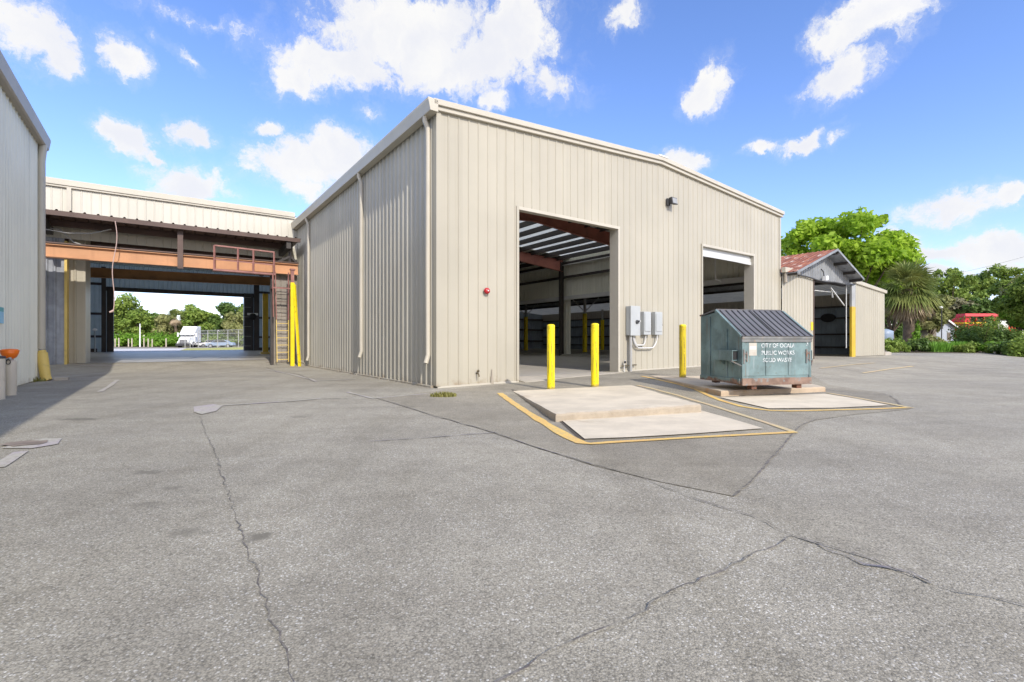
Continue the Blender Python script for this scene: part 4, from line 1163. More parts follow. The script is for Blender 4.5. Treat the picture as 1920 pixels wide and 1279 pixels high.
b2 = thing('crane_beam', 'ochre brown steel beam in shade across the passage, behind and below the orange beam', 'steel beam', W(1, 33, 4.7), TH)
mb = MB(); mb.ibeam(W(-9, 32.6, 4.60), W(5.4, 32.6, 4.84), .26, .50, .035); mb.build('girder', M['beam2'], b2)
# hanging pink cord
p0 = W(on_b(214, 420, CB)[0], CB+.02, 5.95)
aa = on_b(214, 420, CB)[0]
mb = MB()
pts = []
for k in range(17):
    tt = k/16; z = 5.95-3.55*tt
    pts.append(W(aa+.05*math.sin(9*tt)+.04*math.sin(4*tt+1), CB-.06+.02*math.sin(7*tt), z))
mb.tube(pts, .016, 6); mb.tube([pts[-1], W(aa-.14, CB-.06, 2.33)], [.05, .03], 8)
mb.build('hanging_cord', M['cord'], None, 'long pinkish cord hanging down from the brown canopy edge', 'cord', origin=p0)

# ---- access platform + ladder at the right end of the beam
pf = thing('access_ladder', 'faded red railed platform with caged ladder at the right end of the orange beam', 'ladder', W(4.4, CB, .1), TH)
PBk = CB-.05
r0, zt0 = on_b(402, 460, PBk); r1, zt1 = on_b(514, 473, PBk); zb0 = on_b(402, 505, PBk)[1]; zb1 = on_b(514, 514, PBk)[1]
def prail(f, z): return W(r0+(r1-r0)*f, PBk, z)
def zl(f, h): return (zb0+(zb1-zb0)*f) + h*((zt0-zb0)+(zt1-zt0-zb1+zb0)*f)
rt = MB(); rt.bar(prail(0, zl(0, 1)), prail(1, zl(1, 1)), .06, .06); rt.build('top_rail', M['railred'], pf)
rt = MB(); rt.bar(prail(0, zl(0, .42)), prail(1, zl(1, .42)), .045, .045); rt.build('mid_rail', M['railred'], pf)
for f in (0, .38, .64, 1):
    rt = MB(); rt.bar(prail(f, zl(f, 0)), prail(f, zl(f, 1)), .06, .06); rt.build('rail_post', M['railred'], pf)
rt = MB(); rt.hexa([W(r0-.05, PBk-.04, zb0-.05), W(r1+.05, PBk-.04, zb1-.05), W(r1+.05, PBk+.38, zb1-.05), W(r0-.05, PBk+.38, zb0-.05),
                    W(r0-.05, PBk-.04, zb0+.03), W(r1+.05, PBk-.04, zb1+.03), W(r1+.05, PBk+.38, zb1+.03), W(r0-.05, PBk+.38, zb0+.03)])
rt.build('platform', M['railred'], pf)
la0, la1 = on_b(516, 600, PBk+.1)[0], on_b(541, 600, PBk+.1)[0]
gz = g_ab(la0, PBk)
ladder_bottom = on_b(520, 679, PBk+.1)[1]
for q, a_ in enumerate((la0+.08, la1)):
    rt = MB(); rt.bar(W(a_, PBk+.1, ladder_bottom), W(a_-.03*(q == 0), PBk+.1, 2.2), .045, .03); rt.build('stile', M['yellow_pale'], pf)
    rt = MB(); rt.bar(W(a_-.03*(q == 0), PBk+.1, 2.2), W(a_-.08*(q == 0), PBk+.1, 4.45), .06, .04); rt.build('stile', M['railred'], pf)
for k in range(12):
    z = ladder_bottom+.12+k*.34
    if z > 4.3: break
    rt = MB(); rt.bar(W(la0+.08, PBk+.1, z), W(la1, PBk+.1, z), .025, .025); rt.build('rung', M['yellow_pale'] if z < 2.3 else M['steel_brown'], pf)
rt = MB(); zz = on_b(540, 542, PBk)[1]; rt.bar(W(la0-.15, PBk-.25, zz), W(la1+.1, PBk-.25, zz), .05, .06); rt.bar(W(la0-.15, PBk-.25, zz), W(la0-.15, PBk-.25, zl(1, 0)), .05, .05); rt.bar(W(la0-.15, PBk-.25, zz), W(la0-.15, PBk+.2, zz), .05, .05); rt.bar(W(la1+.1, PBk-.25, zz), W(la1+.1, PBk+.2, zz), .05, .05)
rt.build('cage_hoop', M['railred'], pf)
rt = MB(); rt.bar(W(la0-.15, PBk-.25, zz), W(la0-.12, PBk-.2, zz-1.35), .04, .04); rt.build('cage_bar', M['railred'], pf)
# timber/steel support wall behind the ladder
mb = MB(); mb.ab(la0-.17, la0-.04, PBk+.2, PBk+.45, .05, 4.4); mb.build('support_column', M['steel_dark'], None, 'dark brown steel column beside the caged ladder, holding up the orange beam', 'column', origin=W(la0-.25, PBk+.3, .1))
mb = MB(); corr(mb, lambda s, o, z: W(la0-.1+s, BB+.25-o, z), 1.2, .1, 4.4, h=.02); mb.build('ladder_backing_panel', M['wood'], None, 'stained greyish panel standing behind the ladder rungs', 'panel', origin=W(la0+.4, BB+.25, .1))

# yellow guard post, with a red steel stub on top, and the leaning brace
x, y, z = on_ground(548, 686)
a_, b_ = AB(x, y)
t = thing('guard_post', 'bright yellow upright post with a dark red stub on top, under the orange beam', 'guard post', (x, y, z), TH)
ztop_ = on_b(548, 530, b_)[1]; zt2 = on_b(548, 507, b_)[1]
mb = MB(); mb.ab(a_-.085, a_+.085, b_-.085, b_+.085, z-.1, ztop_); mb.build('shaft', M['yellow'], t, bevel=.01)
mb = MB(); mb.ab(a_-.07, a_+.07, b_-.07, b_+.07, ztop_, zt2+.05); mb.ab(a_-.1, a_+.12, b_-.1, b_+.1, zt2+.0, zt2+.07); mb.build('stub', M['railred'], t)
x2, y2, z2 = on_ground(562, 687)
mb = MB(); e = Vector((x, y, ztop_-.1)) + Vector((.12, -.05, 0)); mb.bar((x2, y2, z2-.05), e, .10, .10); mb.build('leaning_brace', M['yellow_chip'], None, 'bright yellow bar leaning against the yellow post beside the warehouse wall', 'brace', origin=(x2, y2, z2))
x, y = at(497.5, 668, 33.2)[:2]; z = G(x, y)+.01
t = thing('guard_post', 'tall mustard yellow post standing inside the covered passage beside the far opening', 'guard post', (x, y, z), TH)
a_, b_ = AB(x, y); zt_ = CAMZ+(639.5-551)/F*y
mb = MB(); mb.ab(a_-.17, a_+.17, b_-.12, b_+.12, z-.02, zt_); mb.build('shaft', M['mustard'], t, bevel=.01)
mb = MB(); mb.ab(a_-.30, a_+.30, b_-.25, b_+.25, z-.02, z+.16); mb.build('base_plate', M['yellow_pale'], t)
x, y, z = on_ground(513, 674)
t = thing('utility_box', 'narrow pale grey box on the ground left of the caged ladder', 'box', (x, y, z), TH)
a_, b_ = AB(x, y)
mb = MB(); mb.ab(a_-.09, a_+.09, b_-.09, b_+.09, z-.05, z+.72); mb.build('body', M['boxgrey'], t, bevel=.015)
mb = MB(); mb.ab(a_-.10, a_+.10, b_-.10, b_+.10, z+.72, z+.80); mb.build('cap', M['conduit'], t, bevel=.015)
p = on_ground(500, 680); q = on_ground(530, 677)
mb = MB(); mb.bar((p[0], p[1], p[2]+.03), (q[0], q[1], q[2]+.03), .12, .06); mb.build('timber', M['wood'], None, 'short weathered timber lying on the ground at the foot of the ladder', 'timber', origin=p)

# ================================================================== SHED ON THE RIGHT
SB = 11.0
ridge_a, ridge_z = 28.05, 5.92
la_, lz_ = A1+.05, 4.40
ra_, rz_ = 31.55, 4.66
def gz(a):
    if a < ridge_a: return lz_+(ridge_z-lz_)*(a-la_)/(ridge_a-la_)-.06
    return rz_+(ridge_z-rz_)*(ra_-a)/(ra_-ridge_a)-.06
sh = thing('shed', 'cream shed with rusty red gabled roof and open doorway, right of the big warehouse', 'shed', W(30, SB, .3), TH)
s_l = A1+.02
sd0, sd1 = on_b(1525, 600, SB)[0], on_b(1592, 600, SB)[0]
sr = on_b(1658.5, 600, SB)[0]
sdz = on_b(1558, 531, SB)[1]
gzs = lambda a: g_ab(a, SB)
SHT = lambda s, o, z: W(s, SB-o, z)
mb = MB(); corr(mb, SHT, sd0, lambda s: gzs(s)+.02, 4.42, s0=s_l, h=.028, base=.07, top=.028, phase=.2); mb.build('front_wall', M['cream'], sh)
zr0, zr1 = on_b(1600, 531, SB)[1], on_b(1658, 549, SB)[1]
jam = on_b(1602, 600, SB)[0]
mb = MB(); corr(mb, SHT, sr, lambda s: gzs(s)+.02, lambda s: zr0+(zr1-zr0)*(s-jam)/(sr-jam), s0=jam, h=.028, base=.07, top=.028, phase=.2); mb.build('front_wall', M['cream'], sh)
mb = MB(); mb.hexa([W(jam, SB-.10, zr0-.02), W(sr+.12, SB-.10, zr1-.05), W(sr+.12, SB+.1, zr1-.05), W(jam, SB+.1, zr0-.02), W(jam, SB-.12, zr0+.20), W(sr+.12, SB-.12, zr1+.14), W(sr+.12, SB+.1, zr1+.14), W(jam, SB+.1, zr0+.20)])
mb.build('eave_trim', M['trim'], sh, bevel=.02)
mb = MB(); corr(mb, lambda s, o, z: W(sr+o, SB+s, z), 34, lambda s: .27, 4.36, h=.03); mb.build('side_wall', M['cream_side'], sh)
mb = MB(); corr(mb, lambda s, o, z: W(A1+s, SB+34+o, z), sr-A1, .25, lambda s: (gz(A1+s)+.09 if A1+s < 31.45 else 4.74-.42*(A1+s-31.25)/(sr+.15-31.25)), h=.03); mb.build('rear_wall', M['darkpanel'], sh)
mb = MB(); corr(mb, lambda s, o, t: W(31.25+t*(sr+.15-31.25), SB-.05+s, 4.74-.42*t+o), 34.1, 0, 1, h=.03); mb.build('wing_roof', M['dim_fill_skylight'], sh)  # wing roof made translucent only to brighten the shed interior
mb = MB(); corr(mb, lambda s, o, z: W(A1+.02+o, SB+22.3+s, z), 11.7, .25, 4.4, h=.03); mb.build('side_wall', M['darkpanel'], sh)
for z in (1.2, 2.5, 3.7):
    mb = MB(); mb.ab(A1+.1, sr-.1, SB+33.7, SB+33.95, z-.09, z+.09); mb.build('girt', M['steel_dark'], sh)
# gable roof: overhanging in front
OB = 10.35
def roofsheet(p, q, name, mat):
    mb = MB()
    corr(mb, lambda s, o, t: W(p[0]+(q[0]-p[0])*t, OB+s, p[1]+(q[1]-p[1])*t+o), 34.8, 0, 1, h=.025, base=.06, top=.03, pitch=.25)
    return mb.build(name, mat, sh)
roofsheet((la_, lz_), (ridge_a, ridge_z), 'roof', M['rustroof'])
roofsheet((ra_, rz_), (ridge_a, ridge_z), 'roof', M['rustroof'])
# grey undersides: purlins and soffit boards
for (p, q) in (((la_, lz_), (ridge_a, ridge_z)), ((ra_, rz_), (ridge_a, ridge_z))):
    mb = MB()
    mb.hexa([W(p[0], OB+.02, p[1]-.05), W(q[0], OB+.02, q[1]-.05), W(q[0], OB+32, q[1]-.05), W(p[0], OB+32, p[1]-.05),
             W(p[0], OB+.02, p[1]-.03), W(q[0], OB+.02, q[1]-.03), W(q[0], OB+32, q[1]-.03), W(p[0], OB+32, p[1]-.03)])
    mb.build('soffit', M['galv_wall'], sh)
    for t_ in (.03, .30, .62, .95):
        a_ = p[0]+(q[0]-p[0])*t_; z = p[1]+(q[1]-p[1])*t_-.055
        mb = MB(); mb.ab(a_-.06, a_+.06, OB+.03, OB+31.9, z-.13, z); mb.build('purlin', M['steel_dark'], sh)
mb = MB()
mb.hexa([W(la_, OB-.03, lz_-.1), W(ridge_a, OB-.03, ridge_z-.1), W(ridge_a, OB-.005, ridge_z-.1), W(la_, OB-.005, lz_-.1), W(la_, OB-.03, lz_+.02), W(ridge_a, OB-.03, ridge_z+.02), W(ridge_a, OB-.005, ridge_z+.02), W(la_, OB-.005, lz_+.02)])
mb.hexa([W(ridge_a, OB-.03, ridge_z-.1), W(ra_, OB-.03, rz_-.1), W(ra_, OB-.005, rz_-.1), W(ridge_a, OB-.005, ridge_z-.1), W(ridge_a, OB-.03, ridge_z+.02), W(ra_, OB-.03, rz_+.02), W(ra_, OB-.005, rz_+.02), W(ridge_a, OB-.005, ridge_z+.02)])
mb.build('barge_board', M['gable'], sh)
# grey gable wall
mb = MB()
def gz(a):
    if a < ridge_a: return lz_+(ridge_z-lz_)*(a-la_)/(ridge_a-la_)-.06
    return rz_+(ridge_z-rz_)*(ra_-a)/(ra_-ridge_a)-.06
ga0 = on_b(1490, 518, SB)[0]; ga1 = on_b(1599, 535, SB)[0]
def gbot(s):
    t = (s-ga0)/(ga1-ga0)
    return 4.38+.09*abs(math.sin(5.2*s))*.4-.05*math.sin(PI*t)
corr(mb, SHT, ga1, gbot, gz, s0=ga0, h=.03, base=.08, top=.03, pitch=.26)
mb.build('gable_wall', M['gable'], sh)
mb = MB(); mb.ab(A1-.10, ga0+.12, SB-.22, SB-.03, 4.40, 4.64); mb.build('gutter_box', M['trim'], sh, bevel=.012)
mb = MB(); mb.tube([W(A1+.12, SB-.12, 4.40), W(A1+.12, SB-.12, 3.95)], .09, 8); mb.build('downspout', M['trim_dark'], sh)
pipe = [W(ga0+.2+(ga1-ga0-.2)*k/10, SB-.10, 4.40+.03*math.sin(k*1.3)-.09*math.sin(PI*k/10)) for k in range(11)]
mb = MB(); mb.tube(pipe, .035, 8); mb.build('eave_conduit', M['dark'], sh)
# door posts: yellow below, grey above
yz = on_b(1597, 575, SB)[1]
mb = MB(); mb.ab(sd1+.25, jam+.02, SB-.05, SB+.06, gzs(sd1)-.1, yz); mb.build('door_post', M['mustard'], sh, label='yellow lower half of the shed door post')
mb = MB(); mb.ab(sd1+.25, jam+.02, SB-.05, SB+.06, yz, 4.45); mb.build('door_post', M['ygrey'], sh)
mb = MB(); mb.tube([W(sd1-.12, SB+.1, gzs(sd1)+.5), W(sd1-.12, SB+.1, 4.4)], .028, 8); mb.build('door_pipe', M['conduit'], sh)
mb = MB(); mb.ab(sd0-.02, sd0+.05, SB-.03, SB+.25, gzs(sd0)-.05, 4.42); mb.build('door_jamb', M['steel_brown'], sh)
mb = MB(); mb.ab(sd0, sd1, SB+.15, SB+.35, sdz, sdz+.10); mb.build('door_header', M['steel_dark'], sh)
mb = MB(); mb.bar(W(sd1-.1, SB+.2, 3.2), W(sd1-1.9, SB+.2, 4.1), .05, .05); mb.bar(W(sd0+.05, SB+.6, 3.9), W(sd1, SB+.6, 3.98), .05, .05); mb.bar(W(sd1-1.7, SB+.3, 4.2), W(sd1-1.4, SB+.3, 3.6), .06, .05)
mb.build('door_brace', M['conduit'], sh)
# inside face of the far side wall seen through the doorway: lining sheet, girts, round fan opening
LW = sr-.05
zj = on_a(1558, 576, LW)[1]
mb = MB(); corr(mb, lambda s, o, z: W(LW-o, SB+.1+s, z), 33.8, .25, zj, h=.02); mb.build('wall_lining', M['darkpanel'], sh)
mb = MB(); corr(mb, lambda s, o, z: W(LW+.01-o, SB+.1+s, z), 33.8, zj, 4.3, h=.02); mb.build('wall_lining', M['trim_dark'], sh)
for v in (576, 597, 627, 651):
    z = on_a(1558, v, LW-.1)[1]
    mb = MB(); mb.ab(LW-.14, LW-.03, SB+.2, SB+33.6, z-.05, z+.05); mb.build('girt', M['steel_dark'], sh)
fb0, fz0 = on_a(1553, 596, LW-.15)
mb = MB()
rings = [[W(LW-.15-d, fb0+r*math.cos(2*PI*k/24), fz0+.62*r*math.sin(2*PI*k/24)) for k in range(24)] for r, d in ((.46, 0), (.46, .08), (.38, .1), (.0, .07))]
mb.add([p for g in rings for p in g], [(q*24+k, q*24+(k+1) % 24, (q+1)*24+(k+1) % 24, (q+1)*24+k) for q in range(3) for k in range(24)], True)
mb.build('fan_opening', M['black'], sh)
mb = MB(); mb.ab(sr+.0, sr+.75, SB-.05, SB+.45, .25, .52); mb.ab(sr+.75, sr+1.1, SB-.05, SB+.4, .25, .48)
mb.build('concrete_kerb', M['concrete_block'], None, 'low concrete kerb blocks at the right corner of the shed', 'kerb', origin=W(sr+.5, SB+.2, .3), bevel=.03)
# floodlight on the gable
a_, z_ = on_b(1546, 522, SB-.2)
t = thing('gable_lamp', 'small white lamp hanging under the grey gable of the shed', 'lamp', W(a_, SB-.1, z_), TH)
mb = MB(); mb.tube([W(a_, SB-.04, z_+.5), W(a_, SB-.15, z_+.35), W(a_-.05, SB-.2, z_+.1)], .03, 6); mb.build('arm', M['dark'], t)
mb = MB(); mb.hexa([W(a_-.14, SB-.34, z_-.12), W(a_+.12, SB-.34, z_-.08), W(a_+.12, SB-.14, z_-.08), W(a_-.14, SB-.14, z_-.12), W(a_-.1, SB-.32, z_+.1), W(a_+.16, SB-.32, z_+.14), W(a_+.16, SB-.16, z_+.14), W(a_-.1, SB-.16, z_+.1)]); mb.build('head', M['white'], t)
a_, z_ = on_b(1521, 612, SB)
mb = MB(); mb.ab(a_-.12, a_+.1, SB-.05, SB-.03, z_-.2, z_+.22); mb.build('small_sign', M['yellowband'], None, 'small yellow sign beside the shed doorway', 'sign', origin=W(a_, SB-.04, z_))
# interior yellow posts with V struts (seen through the first doorway)
ilab = ['yellow interior post with V struts, right half of the doorway', 'slim yellow interior post with struts at the left side of the doorway', 'faint yellow post deep inside at the right edge of the doorway']
for (u, y_, tp, lab, st) in ((1096.5, 39.8, 588, ilab[0], 1), (986, 46.6, 594, ilab[1], 1), (1129.5, 49, 600, ilab[2], 0)):
    x, y = at(u, 650, y_)[:2]; z = G(x, y)
    z = max(z, .28)
    zt_ = CAMZ+(639.5-tp)/F*y
    a_, b_ = AB(x, y)
    t = thing('interior_post', lab, 'guard post', (x, y, z), TH, 'yellow posts inside the warehouse')
    mb = MB(); mb.ab(a_-.14, a_+.14, b_-.12, b_+.12, z-.1, zt_); mb.build('guard_sleeve', M['yellow_chip'], t)
    mb = MB(); mb.ab(a_-.09, a_+.09, b_-.08, b_+.08, zt_, 5.4); mb.build('column', M['ygrey'], t)
    if st:
        mb = MB(); mb.bar((x, y, zt_+.15), W(a_+1.0, b_-.6, 4.75), .07, .07); mb.build('strut', M['ygrey'], t)
        mb = MB(); mb.bar((x, y, zt_+.15), W(a_-1.0, b_+.6, 4.75), .07, .07); mb.build('strut', M['ygrey'], t)

# ================================================================== BIN PADS
def pad(name, corners, thick, mat, side, label, rough=.02, chip=.016):
    """corners: FL, FR, RR, RL as xyz of the top surface; worn edges"""
    fl, fr, rr, rl = [Vector(c) for c in corners]
    n = 26; m = 20
    mb = MB(); v = []
    for j in range(m+1):
        for i in range(n+1):
            s, t = i/n, j/m
            p = fl.lerp(fr, s).lerp(rl.lerp(rr, s), t)
            if j == 0 and 0 < i < n: p += Vector((0, random.uniform(-.2, 1)*chip, random.uniform(-.6, .1)*chip))
            if i in (0, n): p += Vector((random.uniform(-1, 1)*chip*.5, 0, random.uniform(-.4, 0)*chip))
            v.append(p)
    f = [(j*(n+1)+i, j*(n+1)+i+1, (j+1)*(n+1)+i+1, (j+1)*(n+1)+i) for j in range(m) for i in range(n)]
    mb.add(v, f)
    top = mb
    ring = [i for i in range(n+1)] + [j*(n+1)+n for j in range(1, m+1)] + [m*(n+1)+i for i in range(n-1, -1, -1)] + [j*(n+1) for j in range(m-1, 0, -1)]
    low = []
    sd = MB(); base = [v[i] for i in ring]
    mid = [Vector((p.x, p.y, p.z-.03)) + (p-(fl+fr+rr+rl)/4).normalized()*.018 for p in base]
    bot = [Vector((p.x, p.y, p.z-thick)) + (p-(fl+fr+rr+rl)/4).normalized()*.02 for p in base]
    k = len(ring)
    sd.add(base+mid+bot, [(i, (i+1) % k, k+(i+1) % k, k+i) for i in range(k)] + [(k+i, k+(i+1) % k, 2*k+(i+1) % k, 2*k+i) for i in range(k)])
    c = (fl+fr+rr+rl)/4
    t = thing(name, label, 'concrete pad', (c.x, c.y, c.z-thick))
    top.build('top_surface', mat, t); sd.build('slab_edge', side, t)
    t['kind'] = 'structure'
    return t
H1 = .125
pc1 = [on_ground(1042, 776, H1), on_ground(1313, 758, .15), on_ground(1184, 722, .018), on_ground(962, 733, .018)]
pad('pad', pc1, .25, M['pad'], M['pad_side'], 'raised pale concrete pad behind two yellow bollards, in front of the doorway')
lo1 = gp((1050, 788), (1096, 826), (1180, 823), (1300, 816), (1432, 806), (1372, 788), (1315, 772))
def slab(name, poly, mat, h):
    sheet(name, poly, mat, h, .3)
slab('lower_slab', lo1, M['pad'], .022)
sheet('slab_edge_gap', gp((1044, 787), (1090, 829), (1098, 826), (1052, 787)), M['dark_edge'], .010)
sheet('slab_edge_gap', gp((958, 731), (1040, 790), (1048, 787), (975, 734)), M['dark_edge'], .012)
pc2 = [on_ground(1352, 733, .125), on_ground(1546, 725, .125), on_ground(1440, 702, .018), on_ground(1218, 704, .018)]
pad('pad', pc2, .25, M['pad_rusty'], M['rust_side'], 'raised rust-stained concrete pad carrying the dumpster', chip=.016)
lo2 = gp((1350, 747), (1441, 768), (1560, 767), (1668, 762), (1610, 750), (1548, 740))
slab('lower_slab', lo2, M['pad'], .022)

# bollards
for (u, v, vt, mat, lab) in ((1033, 731, 609, 'bollard', 'bright yellow round bollard at the rear edge of the pad, nearest the warehouse corner'),
                             (1115.5, 726, 607, 'bollard', 'bright yellow round bollard standing in front of the grey electrical boxes side of the doorway'),
                             (1280, 709, 609, 'bollard_dark', 'darker mustard yellow bollard just left of the dumpster')):
    x, y, z = on_ground(u, v)
    h = CAMZ+(639.5-vt)/F*y - z
    r = 7.3/F*y if mat == 'bollard' else 6.2/F*y
    t = thing('bollard', lab, 'bollard', (x, y, z), 0, 'yellow bollards in front of the warehouse')
    mb = MB(); mb.lathe([(r, -.1), (r, h-.05)], (x, y, z), 24); sh_ = mb.build('shaft', M[mat], t)
    mb = MB(); mb.lathe([(r+.002, h-.05), (r+.002, h-.02), (r*.8, h+.004), (r*.4, h+.012), (0, h+.014)], (x, y, z), 24); mb.build('cap', M['bollard'], t)

# ================================================================== DUMPSTER
FLp = at(1390.5, 723, 10.2)
FRp = at(1519.5, 719.5, 10.6)
ang = math.atan2(FRp[1]-FLp[1], FRp[0]-FLp[0])
DW = math.hypot(FRp[0]-FLp[0], FRp[1]-FLp[1])
DD = 1.42
zg = CAMZ - (723-639.5)/F*10.2
dp = thing('dumpster', 'weathered green-blue steel dumpster with sloping black lids on the rust-stained pad', 'dumpster', (FLp[0], FLp[1], zg), ang)
def db(mb, name, mat, parent=None, bevel=0.0, label=None):
    o = mb.build(name, mat, None, world=False, bevel=bevel, label=label)
    o.parent = parent or dp
    return o
FH, PH, RH = 1.035, 1.63, 1.52
prof = [(0, 0), (0, FH), (.80, PH-.03), (.92, PH-.04), (DD, RH), (DD, .06)]
mb = MB(); mb.prism(prof, .0, DW, lambda p, q, d: (d, p, q)); db(mb, 'body', M['bin'], bevel=.012)
# front plates (three, with open seams), top rail, skirt
for k in range(3):
    mb = MB(); x0 = .012+k*(DW-.024)/3; x1 = x0+(DW-.024)/3-.018
    mb.box(x0+.004, x1, -.012, -.001, .20, FH-.13); db(mb, 'front_plate', M['bin'], bevel=.004)
mb = MB(); mb.box(-.015, DW+.015, -.035, -.002, FH-.12, FH-.005); mb.box(-.015, DW+.015, -.05, -.036, FH-.05, FH-.005); db(mb, 'top_rail', M['rustpaint'], bevel=.006)
mb = MB(); mb.box(.0, DW, -.03, -.001, .0, .15); mb.box(.25, DW-.2, -.033, -.031, .02, .11); db(mb, 'skirt', M['rustskirt'], bevel=.006)
mb = MB(); mb.box(.0, .05, -.02, -.0125, .15, FH-.12); db(mb, 'corner_post', M['bin'])
mb = MB(); mb.box(DW-.05, DW, -.02, -.0125, .15, FH-.12); db(mb, 'corner_post', M['bin'])
# side ribs
for side, sx in ((0, -1), (1, 1)):
    xx = -.003 if side == 0 else DW+.003
    for y0, w_, h_ in ((.44, .03, 1.20), (1.03, .16, 1.50)):
        mb = MB(); mb.box(min(xx, xx+sx*.022), max(xx, xx+sx*.022), y0, y0+w_, .12, h_); db(mb, 'side_rib', M['bin'], bevel=.004)
    mb = MB(); mb.box(min(xx, xx+sx*.03), max(xx, xx+sx*.03), .03, DD-.02, .03, .14); db(mb, 'side_rail', M['bin'], bevel=.004)
    # slanted lid edge rail
    mb = MB(); mb.bar((xx+sx*.02, -.02, FH+.0), (xx+sx*.02, .82, PH), .05, .05); db(mb, 'lid_rail', M['bin'])
    # fork pocket
    x0, x1 = sorted((xx, xx+sx*.15))
    mb = MB()
    y0, y1, z0, z1 = .10, .78, .52, .74
    t_ = .018
    mb.box(x0, x1, y0, y1, z0, z0+t_); mb.box(x0, x1, y0, y1, z1-t_, z1)
    xo = x0 if sx < 0 else x1-t_
    mb.box(xo, xo+t_, y0, y1, z0+t_, z1-t_)
    fp = db(mb, 'fork_pocket', M['bin'], bevel=.004)
    mb = MB()
    for yb in (.25, .55):
        xm = xx+sx*.002
        v = [(xm, yb, z0), (xm+sx*.13, yb, z0), (xm, yb, z0-.10), (xm, yb+.02, z0), (xm+sx*.13, yb+.02, z0), (xm, yb+.02, z0-.10)]
        mb.add(v, [(0, 1, 2), (3, 5, 4), (0, 3, 4, 1), (1, 4, 5, 2), (2, 5, 3, 0)])
    db(mb, 'gusset', M['bin'], fp)
    mb = MB(); mb.hexa([(xx+sx*.01, -.02, .40), (xx+sx*.16, .10, .50), (xx+sx*.16, .13, .50), (xx+sx*.01, .02, .40),
                        (xx+sx*.01, -.02, .43), (xx+sx*.16, .10, .53), (xx+sx*.16, .13, .53), (xx+sx*.01, .02, .43)]); db(mb, 'guide_lip', M['rustpaint'], fp)
    mb = MB(); mb.box(x0+.02, x1-.02, y0+.01, y0+.05, z0+.03, z1-.03); db(mb, 'pocket_shade_block', M['black'], fp)  # black block standing in for the shade inside the open pocket end
    # rusty bracket on the front corner
    fx = .02 if side == 0 else DW-.14
    mb = MB(); mb.box(fx, fx+.035, -.035, -.0125, .46, .76); mb.box(fx+.085, fx+.11, -.03, -.0125, .50, .72); mb.box(fx+.035, fx+.085, -.026, -.0125, .54, .57); mb.box(fx+.035, fx+.085, -.026, -.0125, .66, .69)
    db(mb, 'corner_bracket', M['rustpaint'], bevel=.004)
for fx in (.26, DW-.34):
    mb = MB(); mb.box(fx, fx+.13, .02, .16, -.09, .0); db(mb, 'foot', M['rust'], bevel=.006)
    mb = MB(); mb.box(fx, fx+.13, DD-.2, DD-.06, -.05, .06); db(mb, 'foot', M['rust'], bevel=.006)
# lids: two ribbed black plastic flaps
slope = math.atan2(PH-FH, .82)
for k in range(2):
    x0 = -.02+k*(DW+.04)/2+.004; x1 = x0+(DW+.04)/2-.012
    L = x1-x0
    hl = (PH+.03-FH-.0)
    def LT(s, o, t, x0=x0, k=k):
        sagz = .018*math.sin(PI*t)*(1 if k == 0 else .7)
        y = -.055+t*.885; z = FH+.012+t*(PH+.035-FH-.012)-sagz
        return (x0+s, y-o*math.sin(slope), z+o*math.cos(slope))
    mb = MB()
    corr(mb, LT, L, 0, .333, pitch=.153, h=-.036, base=.052, top=.032, phase=.075)
    corr(mb, LT, L, .333, .667, pitch=.153, h=-.036, base=.052, top=.032, phase=.075)
    corr(mb, LT, L, .667, 1, pitch=.153, h=-.036, base=.052, top=.032, phase=.075)
    # side and front lips, rear flat
    for s_ in (0, L):
        mb.add([LT(s_, 0, 0), LT(s_, 0, 1), LT(s_, -.05, 1), LT(s_, -.05, 0)], [(0, 1, 2, 3)])
    mb.add([LT(0, .004, -.004), LT(L, .004, -.004), LT(L, -.06, -.004), LT(0, -.06, -.004)], [(0, 1, 2, 3)])
    e = LT(0, 0, 1)
    mb.hexa([(x0, e[1]-.01, e[2]-.03), (x1, e[1]-.01, e[2]-.03), (x1, DD+.01, RH+.005), (x0, DD+.01, RH+.005), (x0, e[1]-.01, e[2]+.006), (x1, e[1]-.01, e[2]+.006), (x1, DD+.01, RH+.035), (x0, DD+.01, RH+.035)])
    db(mb, 'lid', M['lidblack'])
mb = MB(); mb.tube([(-.03, DD-.02, RH+.03), (DW+.03, DD-.02, RH+.03)], .018, 8); db(mb, 'hinge_rod', M['rust'])
# lettering
def text_mesh(body, size, x, z, name, parent, spacing=1.0, weight=.012, sx=1.0, y=-.0165):
    cu = bpy.data.curves.new('lettering', 'FONT'); cu.body = body; cu.size = size; cu.space_character = spacing; cu.offset = weight; cu.extrude = .0015
    cu.align_x = 'CENTER'
    ob = bpy.data.objects.new('lettering_source', cu); col.objects.link(ob)
    dg = bpy.context.evaluated_depsgraph_get()
    me = bpy.data.meshes.new_from_object(ob.evaluated_get(dg))
    bpy.data.objects.remove(ob)
    for v in me.vertices:
        v.co = Vector((x+v.co.x*sx, y-v.co.z, z+v.co.y))
    o = bpy.data.objects.new(name, me); col.objects.link(o); me.materials.clear(); me.materials.append(M['letter']); o.parent = parent
    return o
tx = DW*.525
# stencil bars are part of the letters' worn look
text_mesh('CITY OF OCALA', .125, tx-.02, .80, 'lettering', dp, 1.0, .001, .93)
text_mesh('PUBLIC WORKS', .125, tx-.02, .645, 'lettering', dp, 1.0, .001, .95)
text_mesh('SOLID WASTE', .125, tx-.04, .49, 'lettering', dp, 1.0, .001, .93)
text_mesh('3', .12, DW-.10, .84, 'lettering', dp, 1.0, .004)
mb = MB(); mb.box(.17, .36, -.0160, -.0125, .63, .90); st_ = db(mb, 'sticker', M['sticker'])
mb = MB(); mb.box(.185, .345, -.0175, -.0162, .76, .83); db(mb, 'sticker_print', M['conduit'], st_)

